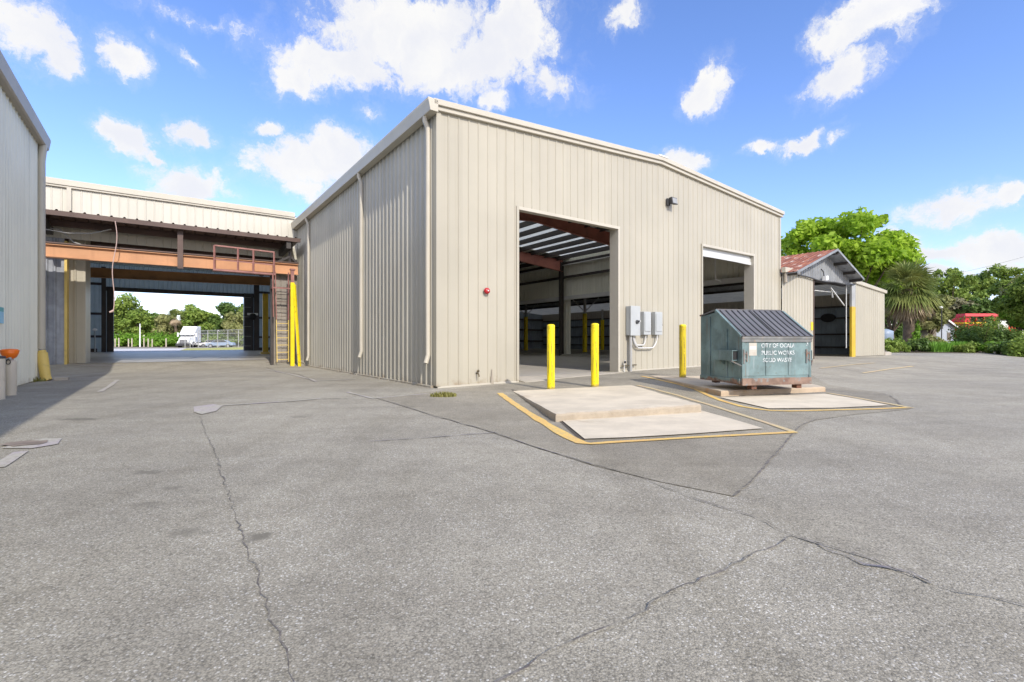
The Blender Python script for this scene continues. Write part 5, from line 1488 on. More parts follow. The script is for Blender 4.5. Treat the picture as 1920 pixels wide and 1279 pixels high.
# weeds at the corner
def tuft(name, x, y, z, r, h, n, mat, label, cat='weed', rx=1.0, ry=1.0):
    mb = MB()
    for k in range(n):
        th = random.uniform(0, 2*PI); q = r*math.sqrt(random.random())
        px, py = x+q*math.cos(th)*rx, y+q*math.sin(th)*ry
        ln = h*random.uniform(.5, 1.0)*(1-.4*q/r); a2 = random.uniform(0, 2*PI); w = .012+.03*random.random()*h
        dx, dy = math.cos(a2), math.sin(a2); le = random.uniform(.1, .7)*ln
        b0 = (px-dy*w, py+dx*w, z); b1 = (px+dy*w, py-dx*w, z)
        m0 = (px-dy*w*.8+dx*le*.4, py+dx*w*.8+dy*le*.4, z+ln*.6); m1 = (px+dy*w*.8+dx*le*.4, py-dx*w*.8+dy*le*.4, z+ln*.6)
        tp = (px+dx*le, py+dy*le, z+ln)
        mb.add([b0, b1, m1, m0, tp], [(0, 1, 2, 3), (3, 2, 4)])
    return mb.build(name, mat, None, label, cat, origin=(x, y, z))
x, y, z = on_ground(832, 744)
tuft('weed', x, y, z, .24, .15, 260, M['grass'], 'small dry green weed tuft on the asphalt at the warehouse corner', 'weed', 1.2, .6)
x, y, z = on_ground(52, 716)
tuft('weed', x, y, z, .4, .2, 120, M['grass'], 'small weeds along the foot of the grey left wall', 'weed')

# ================================================================== VEGETATION
def leaf_cloud(centers, radii, n_each, size, flat=.8, droop=0.0, shell=.55):
    """many small leaf-sized faces spread through clumps; returns vertex and face arrays"""
    V, Fc = [], []
    base = 0
    for (c, r), n in zip(zip(centers, radii), n_each):
        d = rng.normal(size=(n, 3)); d /= np.linalg.norm(d, axis=1)[:, None]
        q = r*(shell+(1-shell)*rng.random(n)**.6)
        q *= rng.random(n)**.25
        p = np.array(c)+d*q[:, None]*np.array([1, 1, flat])
        # leaf frame: normal leans outward and up
        nn = d*.7+rng.normal(size=(n, 3))*.6+np.array([0, 0, .35]); nn /= np.linalg.norm(nn, axis=1)[:, None]
        t = np.cross(nn, rng.normal(size=(n, 3))); t /= np.linalg.norm(t, axis=1)[:, None]
        b = np.cross(nn, t)
        s = size*(.55+.9*rng.random(n))[:, None]
        a0 = p-t*s; a1 = p+b*s*.55-nn*s*.12; a2 = p+t*s; a3 = p-b*s*.55-nn*s*.12
        vv = np.stack([a0, a1, a2, a3], 1).reshape(-1, 3)
        k = np.arange(n)*4+base
        ff = np.stack([k, k+1, k+2, k+3], 1)
        V.append(vv); Fc.append(ff); base += 4*n
    return np.concatenate(V), np.concatenate(Fc)

def mesh_np(name, V, Fc, mat, parent=None, origin=(0, 0, 0)):
    me = bpy.data.meshes.new(name)
    V = V-np.array(origin)
    me.vertices.add(len(V)); me.vertices.foreach_set('co', V.astype(np.float32).ravel())
    k = Fc.shape[1]
    me.loops.add(Fc.size); me.loops.foreach_set('vertex_index', Fc.astype(np.int32).ravel())
    me.polygons.add(len(Fc)); me.polygons.foreach_set('loop_start', (np.arange(len(Fc))*k).astype(np.int32))
    me.polygons.foreach_set('loop_total', np.full(len(Fc), k, np.int32))
    me.update(calc_edges=True); me.validate()
    o = bpy.data.objects.new(name, me); col.objects.link(o); me.materials.append(mat)
    if parent is not None: o.parent = parent
    return o

def tree(label, x, y, z, h, cr, mat, n_clump=26, leaves=260, size=.3, trunk_r=.28, clear=.3, squash=.85, name='tree', cat='tree', group=None, lean=(0, 0), clump=.30, spread=1.0):
    t = thing(name, label, cat, (x, y, z), 0, group)
    top = h; zc = h*clear+(h-h*clear)/2; rz = (h-h*clear)/2
    cs, rs, ns = [], [], []
    for i in range(n_clump):
        for _ in range(20):
            d = rng.normal(size=3); d /= np.linalg.norm(d)
            q = rng.uniform(.35, 1.0)**.6
            if d[2] < -.75: continue
            break
        w = 1.0 - .25*max(0, -d[2])
        c = np.array([x+lean[0]*h+d[0]*cr*q*w*spread*(1-clump*.6), y+lean[1]*h+d[1]*cr*q*w*spread*(1-clump*.6), z+zc+d[2]*rz*q*(1-clump*.6)])
        r = cr*clump*rng.uniform(.65, 1.35)
        cs.append(c); rs.append(r); ns.append(int(leaves*(r/(cr*clump))**2))
    V, Fc = leaf_cloud(cs, rs, ns, size, squash)
    mesh_np('crown', V, Fc, mat, t, (x, y, z))
    mb = MB()
    fork = (x+lean[0]*h*.4, y+lean[1]*h*.4, z+h*max(.18, clear*.75))
    mb.tube([(x, y, z-.2), (x+.05, y, z+h*.1), fork], [trunk_r*1.3, trunk_r, trunk_r*.8], 9)
    for i in range(0, n_clump, max(1, n_clump//9)):
        c = cs[i]; m = (np.array(fork)*.55+c*.45)+np.array([0, 0, -h*.04])
        mb.tube([fork, tuple(m), tuple(c)], [trunk_r*.55, trunk_r*.32, trunk_r*.1], 6)
    mb.build('trunk', M['bark'], t)
    return t

def bush(label, x, y, z, rx, ry, h, mat, n_clump=14, leaves=160, size=.16, name='bush', cat='bush', group=None):
    t = thing(name, label, cat, (x, y, z), 0, group)
    cs, rs, ns = [], [], []
    for i in range(n_clump):
        th = rng.uniform(0, 2*PI); q = math.sqrt(rng.random())
        cx, cy = x+q*rx*math.cos(th), y+q*ry*math.sin(th)
        hh = h*(1-.45*q*q)*rng.uniform(.55, 1.0)
        r = min(hh*.5, max(rx, ry)*.5)*rng.uniform(.8, 1.2)
        for k in range(max(1, int(hh/(r*1.1)))):
            cs.append(np.array([cx+rng.normal()*.15*r, cy+rng.normal()*.15*r, z+max(r*.5, hh-r*(.6+1.1*k))])); rs.append(r); ns.append(leaves)
    V, Fc = leaf_cloud(cs, rs, ns, size, .9)
    mesh_np('foliage', V, Fc, mat, t, (x, y, z))
    mb = MB()
    for i in range(5):
        c = cs[i % len(cs)]
        mb.tube([(x+rng.normal()*.2, y+rng.normal()*.2, z-.1), tuple(c)], [.05, .02], 5)
    mb.build('stem', M['bark'], t)
    return t

def palm(label, x, y, z, h, r, nf=44, dead=26, name='palm_tree', ivy=False, trunk=.24):
    t = thing(name, label, 'palm tree', (x, y, z))
    mb = MB()
    n = 9; pts = [(x+.15*math.sin(k*.5), y, z-.2+(h+.2)*k/n) for k in range(n+1)]
    mb.tube(pts, [trunk*(1.25-.35*k/n+.05*(k % 2)) for k in range(n+1)], 10); mb.build('trunk', M['bark'], t)
    def fan(V, Fc, el, az, L, spread, droop, nl=15):
        o = np.array([x, y, z+h])
        d = np.array([math.cos(az)*math.cos(el), math.sin(az)*math.cos(el), math.sin(el)])
        s = np.array([-math.sin(az), math.cos(az), 0])
        u = np.cross(s, d); 
        hub = o+d*L*.42+np.array([0, 0, -droop*L*.06])
        k0 = len(V)
        V += [o+s*.025, o-s*.025, hub-s*.02, hub+s*.02]; Fc.append((k0, k0+1, k0+2, k0+3))
        for i in range(nl):
            a = (i/(nl-1)-.5)*spread
            dd = d*math.cos(a)+s*math.sin(a)+u*.22*abs(math.sin(a))
            LL = L*.62*(1-.22*abs(a)/(spread/2))*random.uniform(.85, 1.1)
            side = np.cross(dd, u); side /= np.linalg.norm(side)+1e-9
            w = .035*L/2
            mid = hub+dd*LL*.6+np.array([0, 0, -droop*LL*.10])
            tip = hub+dd*LL+np.array([0, 0, -droop*LL*.38])
            k0 = len(V)
            V += [hub, mid+side*w, tip, mid-side*w]; Fc.append((k0, k0+1, k0+2, k0+3))
    V, Fc = [], []
    for i in range(nf):
        el = math.radians(random.uniform(-22, 82)); fan(V, Fc, el, random.uniform(0, 2*PI), r*random.uniform(.78, 1.12), 2.3, .8+.6*(1-el))
    mesh_np('fronds', np.array(V), np.array(Fc), M['frond'], t, (x, y, z))
    V, Fc = [], []
    for i in range(dead):
        el = math.radians(random.uniform(-82, -38)); fan(V, Fc, el, random.uniform(0, 2*PI), r*random.uniform(.75, 1.05), 1.3, .5, 11)
    if dead:
        mesh_np('dead_fronds', np.array(V), np.array(Fc), M['frond_dead'], t, (x, y, z))
    if ivy:
        cs = [np.array([x+random.uniform(-.35, .5), y-.3+random.uniform(-.2, .2), z+h*q]) for q in (.08, .18, .28, .38, .5, .6, .68, .76)]
        V, Fc = leaf_cloud(cs, [.45]*8, [170]*8, .13, 1.2)
        mesh_np('climbing_ivy', V, Fc, M['leaf_yard'], t, (x, y, z))
    return t

def gpt(u, v):
    return on_ground(u, v)
# --- right side: big tree behind the shed
x, y = at(1585, 640, 50)[:2]
tree('tall bright green tree with a broad full crown rising behind the shed', x, y, .25, 14.8, 6.7, M['leaf_bright'], 95, 210, .27, .42, .22, clump=.185, spread=1.05)
x, y = at(1672, 640, 53)[:2]
tree('lower bright green tree between the shed and the palm', x, y, .25, 9.8, 3.0, M['leaf_bright'], 24, 300, .24, .25, .2, clump=.32)
x, y = at(1470, 640, 58)[:2]
tree('bright green tree mostly hidden behind the warehouse, showing beside its right edge', x, y, .25, 14.6, 4.5, M['leaf_bright'], 26, 360, .25, .35, .3, clump=.32)
# palm with dead skirt and ivy
x, y = at(1703, 655, 41)[:2]
palm('large fan palm with dead frond skirt and ivy on its trunk, right of the shed', x, y, .28, 5.3, 2.85, 105, 54, ivy=True, trunk=.42)
# trees of the far right, each with its own crown
RT_ = [
 (1690, 60, 9.2, 3.0, 'leaf_mid', 'mid green tree close behind the fan palm, between it and the big bright tree'),
 (1744, 62, 7.8, 2.6, 'leaf_olive', 'olive green tree just right of the fan palm crown'),
 (1777, 82, 14.5, 4.4, 'leaf_mid', 'mid green tree above the small red-roofed house'),
 (1722, 86, 13.0, 4.2, 'leaf_dark', 'dark tree half hidden behind the fan palm'),
 (1818, 88, 15.0, 4.2, 'leaf_dark', 'dark green tree behind the red and yellow structure, left of its middle'),
 (1860, 84, 14.4, 4.2, 'leaf_mid', 'mid green tree directly above the red and yellow structure'),
 (1778, 80, 8.6, 3.6, 'leaf_grey', 'hazy grey-green tree right behind the fan palm'),
 (1824, 78, 8.0, 3.0, 'leaf_dark', 'small dark tree just left of the red and yellow structure'),
 (1904, 58, 10.6, 2.8, 'leaf_mid', 'tall mid green tree right of the red and yellow structure'),
 (1945, 50, 9.0, 3.2, 'leaf_olive', 'yellow-green tree cut by the right edge of the photo'),
 (1912, 42, 5.4, 1.8, 'leaf_yard', 'fresh green young tree in front at the right edge'),
 (1960, 40, 7.0, 3.0, 'leaf_mid', 'mid green tree mostly outside the right edge'),
]
for u, y_, h, cr, mt, lab in RT_:
    x = at(u, 640, y_)[0]
    near = y_ < 60
    tree(lab, x, y_, .28, h, cr, M[mt], 40, 190 if near else 150, .16 if y_ < 48 else .2 if near else .26, .18, .16, clump=.27, group='trees on the right beyond the yard')
BL = [
 (1668, 662, 60, 1.6, 1.2, 4.2, 'leaf_dark', 'dark green bush seen between the shed corner and the palm trunk'),
 (1690, 662, 64, 1.8, 1.2, 4.4, 'leaf_mid', 'mid green bush far behind the palm trunk'),
 (1822, 662, 58, 1.9, 1.2, 4.7, 'leaf_dark', 'dark bush in front of the left half of the red and yellow structure'),
 (1854, 662, 57, 1.9, 1.2, 4.6, 'leaf_mid', 'green bush in front of the right half of the red and yellow structure'),
 (1672, 661.5, 38, 1.2, .9, 1.15, 'leaf_mid', 'leafy green bush at the foot of the shed corner'),
 (1722, 661.5, 39, 1.0, .9, 1.3, 'leaf_dark', 'dark bush round the foot of the fan palm'),
 (1748, 661.5, 40, 1.0, .9, 1.6, 'leaf_olive', 'olive green bush right of the palm trunk'),
 (1838, 660, 46, 1.8, 1.4, 3.1, 'leaf_dark', 'broad dark green bush below the red and yellow structure'),
 (1815, 661, 45, .9, .8, 2.0, 'leaf_dark', 'dark bush covering the right end of the small house'),
 (1825, 662, 37.5, 1.3, .8, .9, 'leaf_mid', 'low green bush along the asphalt edge'),
 (1862, 663, 37, 1.4, .8, 1.05, 'leaf_yard', 'low fresh green bush around the white pipe'),
 (1900, 664, 35.5, 1.3, .9, 1.5, 'leaf_dark', 'dark rough bush near the right edge'),
 (1888, 660, 40, 1.0, .9, 2.3, 'leaf_dark', 'tall dark bush below the young fresh green tree'),
 (1935, 664, 34, 1.2, .9, 1.9, 'leaf_mid', 'green bush at the right edge of the photo'),
]
for u, v, y_, rx, ry, h, mt, lab in BL:
    x = at(u, 640, y_)[0]
    bush(lab, x, y_, G(x, y_), rx, ry, h, M[mt], 16, 130, .11, group='bushes along the yard edge')
x = at(1778, 640, 38.5)[0]
mb = MB()
for k in range(1500):
    px = x+random.uniform(-1.7, 1.9); py = 38.5+random.uniform(-.7, .8); z = G(px, py)
    ln = random.uniform(.45, .95); a2 = random.uniform(0, 6.28); le = random.uniform(.1, .5)*ln; w = .022
    dx, dy = math.cos(a2), math.sin(a2)
    mb.add([(px-dy*w, py+dx*w, z), (px+dy*w, py-dx*w, z), (px+dx*le*.5+dy*w, py+dy*le*.5-dx*w, z+ln*.65), (px+dx*le*.5-dy*w, py+dy*le*.5+dx*w, z+ln*.65), (px+dx*le, py+dy*le, z+ln)], [(0, 1, 2, 3), (3, 2, 4)])
tag(mb.build('tall_grass', M['grass_lush'], None), 'tall bright green grass along the yard edge', 'grass', kind='stuff')

# --- small house with red roof
hx, hy = at(1752, 640, 68)[:2]; hx2 = at(1790, 640, 68)[0]
hz = .3
he = CAMZ+(639.5-613)/F*68; hp = CAMZ+(639.5-597)/F*68
hs = thing('house', 'small pale blue house with a faded red roof behind the bushes', 'house', (hx, hy, hz))
hw = hx2-hx
mb = MB(); mb.prism([(0, hz), (hw, hz), (hw, he), (hw/2, hp-.1), (0, he)], 0, 9, lambda p, q, d: (hx+p+d*.35, hy+d*.95, q)); mb.build('wall', M['housewall'], hs)
mb = MB()
for sgn in (0, 1):
    pe = -.35 if sgn == 0 else hw+.35
    ze = he-.12
    c = [(pe, ze), (hw/2, hp)]
    pts = []
    for d in (-.4, 9.3):
        for (p, q) in c: pts.append((hx+p+d*.35, hy+d*.95, q))
    lo = [(p[0], p[1], p[2]-.10) for p in pts]
    mb.hexa([lo[0], lo[1], lo[3], lo[2], pts[0], pts[1], pts[3], pts[2]])
mb.build('roof', M['rustroof'], hs)
mb = MB(); mb.bar((hx-.36-.15, hy-.41, he-.15), (hx+hw/2-.15, hy-.41, hp-.02), .06, .22); mb.bar((hx+hw+.36-.15, hy-.41, he-.15), (hx+hw/2-.15, hy-.41, hp-.02), .06, .22); mb.build('fascia_board', M['white'], hs)
mb = MB(); mb.box(hx+hw*.62, hx+hw*.8, hy-.03, hy-.005, 1.3, 2.4); mb.build('window', M['glass'], hs)
# long red-roofed wing going right
wx0, wx1 = at(1788, 640, 72)[0], at(1816, 640, 72)[0]
mb = MB(); mb.box(wx0, wx1, 72, 78, .3, 2.7); mb.build('wing_wall', M['housewall'], hs)
mb = MB(); mb.hexa([(wx0-.3, 71.6, 2.65), (wx1+.3, 71.6, 2.65), (wx1+.3, 75, 4.35), (wx0-1.2, 75, 4.35), (wx0-.3, 71.6, 2.8), (wx1+.3, 71.6, 2.8), (wx1+.3, 75, 4.5), (wx0-1.2, 75, 4.5)]); mb.build('wing_roof', M['rustroof'], hs)
# timber fence left of the house
fx0, fx1 = at(1726, 640, 62)[0], at(1756, 640, 62)[0]
ft = thing('fence', 'grey weathered board fence between the palm and the small house', 'fence', (fx0, 62, .3))
nb = 10
mb = MB()
for k in range(nb):
    xa = fx0+(fx1-fx0)*k/nb; mb.box(xa+.01, xa+(fx1-fx0)/nb-.01, 62, 62.04, .3, 2.95+random.uniform(-.05, .05))
mb.build('board_panel', M['wood'], ft)
mb = MB(); mb.box(fx0, fx1, 62.04, 62.12, .8, .9); mb.box(fx0, fx1, 62.04, 62.12, 2.3, 2.4); mb.build('rail', M['wood'], ft)
# pale blue panel behind the shed
bx0, bx1 = at(1655, 640, 46)[0], at(1685, 640, 46)[0]
tk = thing('water_tank', 'pale blue banded tank between the shed corner and the palm', 'tank', ((bx0+bx1)/2, 47, .3))
cxk = (bx0+bx1)/2
mb = MB(); mb.lathe([(.85, 0), (.86, .05), (.84, .5), (.87, .55), (.84, 1.0), (.87, 1.05), (.84, 1.5), (.85, 1.85), (.4, 2.05), (0, 2.1)], (cxk, 47, .3), 28); mb.build('shell', M['bluetank'], tk)
# lamp pole by the house
x, y = at(1765.5, 640, 50)[:2]
t = thing('light_pole', 'thin dark pole with a pale lamp in front of the small house', 'lamp pole', (x, y, .3))
zt_ = CAMZ+(639.5-578)/F*y
mb = MB(); mb.tube([(x, y, .2), (x, y, zt_)], .045, 8); mb.build('pole', M['dark'], t)
mb = MB(); mb.lathe([(.06, -.05), (.16, .02), (.17, .12), (.08, .2), (0, .22)], (x-.07, y, zt_), 12); mb.build('lamp_head', M['white'], t)
# red and yellow structure above the hedge
x0, x1 = at(1809, 640, 70)[0], at(1868, 640, 70)[0]
zt_, zb_ = CAMZ+(639.5-588)/F*70, CAMZ+(639.5-607)/F*70
rs_ = thing('kiosk', 'bright red flat-topped structure with dark openings and a yellow band above the bushes', 'kiosk', (x0, 70, .3))
mb = MB(); mb.box(x0, x1, 70, 73, .3, zb_+.0); mb.build('base_wall', M['redpaint'], rs_)
mb = MB(); mb.box(x0, x1+.2, 69.9, 73, zb_, zb_+.22); mb.build('yellow_band', M['yellowband'], rs_)
mb = MB()
zz0, zz1 = zb_+.22, zt_-.42
mb.box(x0, x0+.9, 70, 73, zz0, zz1)
mb.build('upper_wall', M['redpaint'], rs_)
for f in (.36, .62):
    mb = MB(); mb.box(x0+(x1-x0)*f, x0+(x1-x0)*f+.16, 70, 70.2, zz0, zz1); mb.build('mullion', M['redpaint'], rs_)
mb = MB(); mb.box(x1-.35, x1, 70, 73, zz0, zz1)
mb.build('upper_wall', M['redpaint'], rs_)
mb = MB(); mb.box(x0+.9, x1-.35, 70.3, 72.9, zz0, zz1); mb.build('window', M['black'], rs_)
mb = MB(); mb.hexa([(x0-.15, 69.7, zz1), (x1+.35, 69.7, zz1), (x1+.35, 73.2, zz1), (x0-.15, 73.2, zz1), (x0-.05, 69.9, zt_), (x1+.2, 69.9, zt_), (x1+.2, 73, zt_), (x0-.05, 73, zt_)]); mb.build('roof', M['redpaint'], rs_)
x, y = at(1855, 640, 47)[:2]; zt_, zb_ = CAMZ+(639.5-607)/F*47, CAMZ+(639.5-624)/F*47
t = thing('red_sign', 'square red-orange sign board half sunk in the dark bush', 'sign', (x, y-2.2, .3))
mb = MB(); mb.box(x-.42, x+.42, y-2.25, y-2.2, zb_, zt_); mb.build('board', M['redorange'], t)
mb = MB(); mb.box(x-.04, x+.04, y-2.2, y-2.14, .2, zb_+.2); mb.build('post', M['dark'], t)
x, y = at(1865, 640, 36.4)[:2]
t = thing('marker_pipe', 'small white pipe with crossbar in the low bushes', 'pipe', (x, y, G(x, y)))
mb = MB(); mb.tube([(x, y, G(x, y)), (x, y, G(x, y)+.62)], .045, 8); mb.build('upright', M['white'], t)
mb = MB(); mb.tube([(x-.3, y, G(x, y)+.62), (x+.3, y, G(x, y)+.62)], .04, 8); mb.build('crossbar', M['white'], t)
# overhead wire
p0 = at(1690, 528, 95); p1 = at(1960, 470, 60)
mb = MB(); pts = []
for k in range(15):
    s = k/14; pts.append((p0[0]+(p1[0]-p0[0])*s, p0[1]+(p1[1]-p0[1])*s, p0[2]+(p1[2]-p0[2])*s-1.2*4*s*(1-s)*.5))
mb.tube(pts, .014, 5); mb.build('power_line', M['dark'], None, 'thin dark overhead wire above the trees on the right', 'wire', origin=p0)

# --- beyond the covered passage
TT = [
 (232, 112, 12.4, 5.6, 'leaf_mid', 'broad rounded green tree at the left side of the far opening'),
 (200, 116, 11.0, 5.0, 'leaf_olive', 'olive tree half hidden by the left jamb of the far opening'),
 (262, 108, 8.6, 3.6, 'leaf_mid', 'mid green tree left of centre in the far opening'),
 (292, 112, 8.4, 3.6, 'leaf_dark', 'low dark green tree in the dip of the treeline through the far opening'),
 (312, 108, 7.6, 3.2, 'leaf_olive', 'low yellowish tree just left of the truck through the far opening'),
 (352, 114, 10.2, 4.0, 'leaf_mid', 'rounded green tree right behind the truck'),
 (376, 110, 9.8, 3.8, 'leaf_mid', 'green tree right of the truck above the wire fence'),
 (402, 112, 8.2, 3.6, 'leaf_dark', 'lower dark tree above the middle of the wire fence'),
 (436, 116, 11.6, 4.6, 'leaf_dark', 'tall tree at the right side of the far opening'),
 (452, 104, 8.4, 3.6, 'leaf_olive', 'yellow-green tree by the right jamb of the far opening'),
 (474, 112, 10.4, 4.2, 'leaf_mid', 'green tree hidden behind the right jamb of the far opening'),
]
for u, y_, h, cr, mt, lab in TT:
    x = at(u, 640, y_)[0]
    tree(lab, x, y_, 0, h, cr, M[mt], 24, 240, .30, .3, .06, clump=.36, group='trees beyond the covered passage')
x, y = at(329, 640, 106)[:2]
palm('fan palm with brown dead fronds among the trees behind the truck', x, y, 0, 6.6, 2.2, 40, 26)
UB = [(218, 101, 'fresh green bush behind the white posts, leftmost'), (240, 101, 'fresh green bush behind the white posts, second from the left'), (262, 102, 'fresh green bush behind the tall white pole'),
      (284, 101, 'fresh green bush behind the rightmost close white posts'), (305, 99, 'fresh green bush left of the truck, lower'), (322, 102, 'fresh green bush touching the truck cab'),
      (395, 104, 'green bush behind the wire fence, left part'), (420, 104, 'green bush behind the wire fence, middle part'), (446, 103, 'green bush behind the wire fence, right part')]
for u, y_, lab in UB:
    x = at(u, 640, y_)[0]
    bush(lab, x, y_, 0, 2.6, 1.5, 3.4, M['leaf_yard'] if y_ < 103 else M['leaf_mid'], 14, 120, .22, group='bushes beyond the covered passage')
# white posts
for k, u in enumerate((216, 223, 241, 247.5, 270, 278, 285.5, 311.5)):
    x, y = at(u, 640, 97)[:2]
    labs = ['white concrete post nearest the left jamb of the far opening', 'white post second from the left jamb', 'white post right of a gap, first of a close pair', 'white post, second of a close pair left of the tall pole',
            'white post just right of the tall white pole', 'middle white post of three right of the tall pole', 'white post farthest right of the three beside the tall pole', 'single white post standing alone left of the truck']
    mb = MB(); mb.box(x-.075, x+.075, y-.075, y+.075, -.1, 1.75+random.uniform(-.15, .1)); mb.build('post', M['postcream'], None, labs[k], 'post', 'white posts beyond the covered passage', origin=(x, y, 0))
x, y = at(262.5, 640, 95)[:2]
mb = MB(); mb.tube([(x, y, -.1), (x, y, 4.6)], [.13, .09], 8); mb.build('tall_pole', M['white'], None, 'tall white pole among the white posts, seen through the far opening', 'pole', origin=(x, y, 0))

# chain-link fence
f0 = at(372, 640, 84); f1 = at(468, 640, 76)
fn = thing('chain_link_fence', 'grey chain-link fence with three rails right of the truck', 'fence', (f0[0], f0[1], 0))
fh = 3.0
def fp_(s, z): return (f0[0]+(f1[0]-f0[0])*s, f0[1]+(f1[1]-f0[1])*s, z)
for s in np.linspace(0, 1, 6):
    mb = MB(); mb.tube([fp_(s, -.1), fp_(s, fh+.05)], .055, 8); mb.build('fence_post', M['ygrey'], fn)
for z in (1.35, 2.45, fh):
    mb = MB(); mb.tube([fp_(0, z), fp_(1, z)], .045, 6); mb.build('rail', M['ygrey'], fn)
mb = MB(); Lf = math.hypot(f1[0]-f0[0], f1[1]-f0[1]); st = .22
k = -fh
while k < Lf:
    for sg in (1, -1):
        s0_, s1_ = (k, k+fh) if sg > 0 else (k+fh, k)
        z0, z1 = .05, fh
        # clip to the fence
        if sg > 0:
            if s0_ < 0: z0 = .05+(0-s0_)/fh*(fh-.05); s0_ = 0
            if s1_ > Lf: z1 = fh-(s1_-Lf)/fh*(fh-.05); s1_ = Lf
        else:
            if s1_ < 0: z1 = fh-(0-s1_)/fh*(fh-.05); s1_ = 0
            if s0_ > Lf: z0 = .05+(s0_-Lf)/fh*(fh-.05); s0_ = Lf
        if z1 > z0+.05:
            mb.bar(fp_(s0_/Lf, z0), fp_(s1_/Lf, z1), .007, .007)
    k += st
mb.build('wire_mesh', M['ygrey'], fn)
for u in (347, 356.5):
    x, y = at(u, 640, 74)[:2]
    mb = MB(); mb.tube([(x, y, -.1), (x, y, 3.2)], .05, 8)
    mb.build('fence_post', M['ygrey'], None, 'bare steel post in front of the truck hood' if u < 350 else 'bare steel post in front of the truck door', 'post', origin=(x, y, 0))

# pale car behind the fence
def car(x, y, rz, mat, label):
    t = thing('parked_car', label, 'car', (x, y, 0), rz)
    def loc(mb, nm, mt, parent=None, bevel=0.0):
        o = mb.build(nm, mt, None, world=False, bevel=bevel); o.parent = parent or t; return o
    prof = [(-2.2, .35), (-2.25, .75), (-1.35, .9), (-.7, 1.38), (.75, 1.42), (1.5, .98), (2.15, .9), (2.25, .4)]
    mb = MB(); mb.prism(prof, -.85, .85, lambda p, q, d: (p, d, q)); loc(mb, 'body', mat, bevel=.06)
    mb = MB(); mb.prism([(-1.2, .95), (-.68, 1.33), (.72, 1.36), (1.35, .98)], -.86, .86, lambda p, q, d: (p, d, q)); loc(mb, 'window', M['glass'])
    for px in (-1.4, 1.4):
        for sy in (-1, 1):
            mb = MB(); mb.tube([(px, sy*.70, .33), (px, sy*.9, .33)], .33, 16); w = loc(mb, 'wheel', M['black'])
            mb = MB(); mb.tube([(px, sy*.9, .33), (px, sy*.915, .33)], .2, 12); loc(mb, 'rim', M['chrome'], w)
    return t
cx_, cy_ = at(414, 640, 88)[:2]
car(cx_, cy_, .25, M['bluetank'], 'low pale blue car behind the chain-link fence, left of its right post')
cx_, cy_ = at(400, 640, 93)[:2]
car(cx_, cy_, .1, M['white'], 'white car behind the chain-link fence, nearer the truck')

# ---- white semi truck
tx_, ty_ = at(343.5, 640, 88)[:2]
tr = thing('semi_truck', 'white semi truck tractor with a high sleeper cab facing the yard through the far opening', 'truck', (tx_, ty_, 0), math.radians(-76))
def tl_(mb, nm, mt, parent=None, bevel=0.0):
    o = mb.build(nm, mt, None, world=False, bevel=bevel); o.parent = parent or tr; return o
# local: x forward, y left, z up; front bumper at x=0
mb = MB(); mb.prism([(-1.95, 1.15), (-1.95, 2.3), (-1.45, 2.35), (-2.15, 3.05), (-3.2, 3.95), (-4.9, 4.0), (-4.9, .95), (-2.1, .95)], -1.2, 1.2, lambda p, q, d: (p, d, q)); tl_(mb, 'cab', M['white'], bevel=.08)
mb = MB()
def ring(x, w, z0, z1): return [(x, -w, z0), (x, w, z0), (x, w*.92, z1), (x, -w*.92, z1)]
r1, r2, r3 = ring(-.12, .86, .75, 1.55), ring(-.9, 1.0, .8, 1.85), ring(-2.0, 1.15, .9, 2.1)
mb.add(r1+r2+r3, [(0, 1, 2, 3), (0, 4, 5, 1), (1, 5, 6, 2), (2, 6, 7, 3), (3, 7, 4, 0), (4, 8, 9, 5), (5, 9, 10, 6), (6, 10, 11, 7), (7, 11, 8, 4), (8, 11, 10, 9)]); tl_(mb, 'hood', M['white'], bevel=.06)
mb = MB()
for sy in (-1, 1):
    ar = [(-1.15+.66*math.cos(PI*k/8), .55+.66*math.sin(PI*k/8)) for k in range(9)]
    inn = [(-1.15+.56*math.cos(PI*k/8), .55+.56*math.sin(PI*k/8)) for k in range(8, -1, -1)]
    mb.prism(ar+inn, *sorted((sy*.85, sy*1.22)), lambda p, q, d: (p, d, q))
tl_(mb, 'fender', M['white'])
mb = MB(); mb.box(-.42, .08, -1.2, 1.2, .32, .78); tl_(mb, 'bumper', M['dark'], bevel=.05)
mb = MB(); mb.box(-.12, -.075, -.62, .62, .82, 1.45); g_ = tl_(mb, 'grille', M['dark'])
mb = MB()
for k in range(5): mb.box(-.075, -.06, -.6, .6, .86+k*.12, .90+k*.12)
tl_(mb, 'grille_bar', M['chrome'], g_)
for sy in (-1, 1):
    mb = MB(); mb.hexa([(-.30, sy*.72-.16, .86), (-.05, sy*.72-.16, .86), (-.05, sy*.72+.16, .86), (-.30, sy*.72+.16, .86), (-.40, sy*.74-.14, 1.14), (-.14, sy*.74-.14, 1.14), (-.14, sy*.74+.14, 1.14), (-.40, sy*.74+.14, 1.14)]); tl_(mb, 'headlight', M['lens'])
mb = MB(); mb.hexa([(-1.42, -1.08, 2.20), (-1.42, 1.08, 2.20), (-1.52, 1.08, 2.2), (-1.52, -1.08, 2.2), (-2.06, -1.02, 2.95), (-2.06, 1.02, 2.95), (-2.2, 1.02, 2.95), (-2.2, -1.02, 2.95)]); tl_(mb, 'windshield', M['glass'])
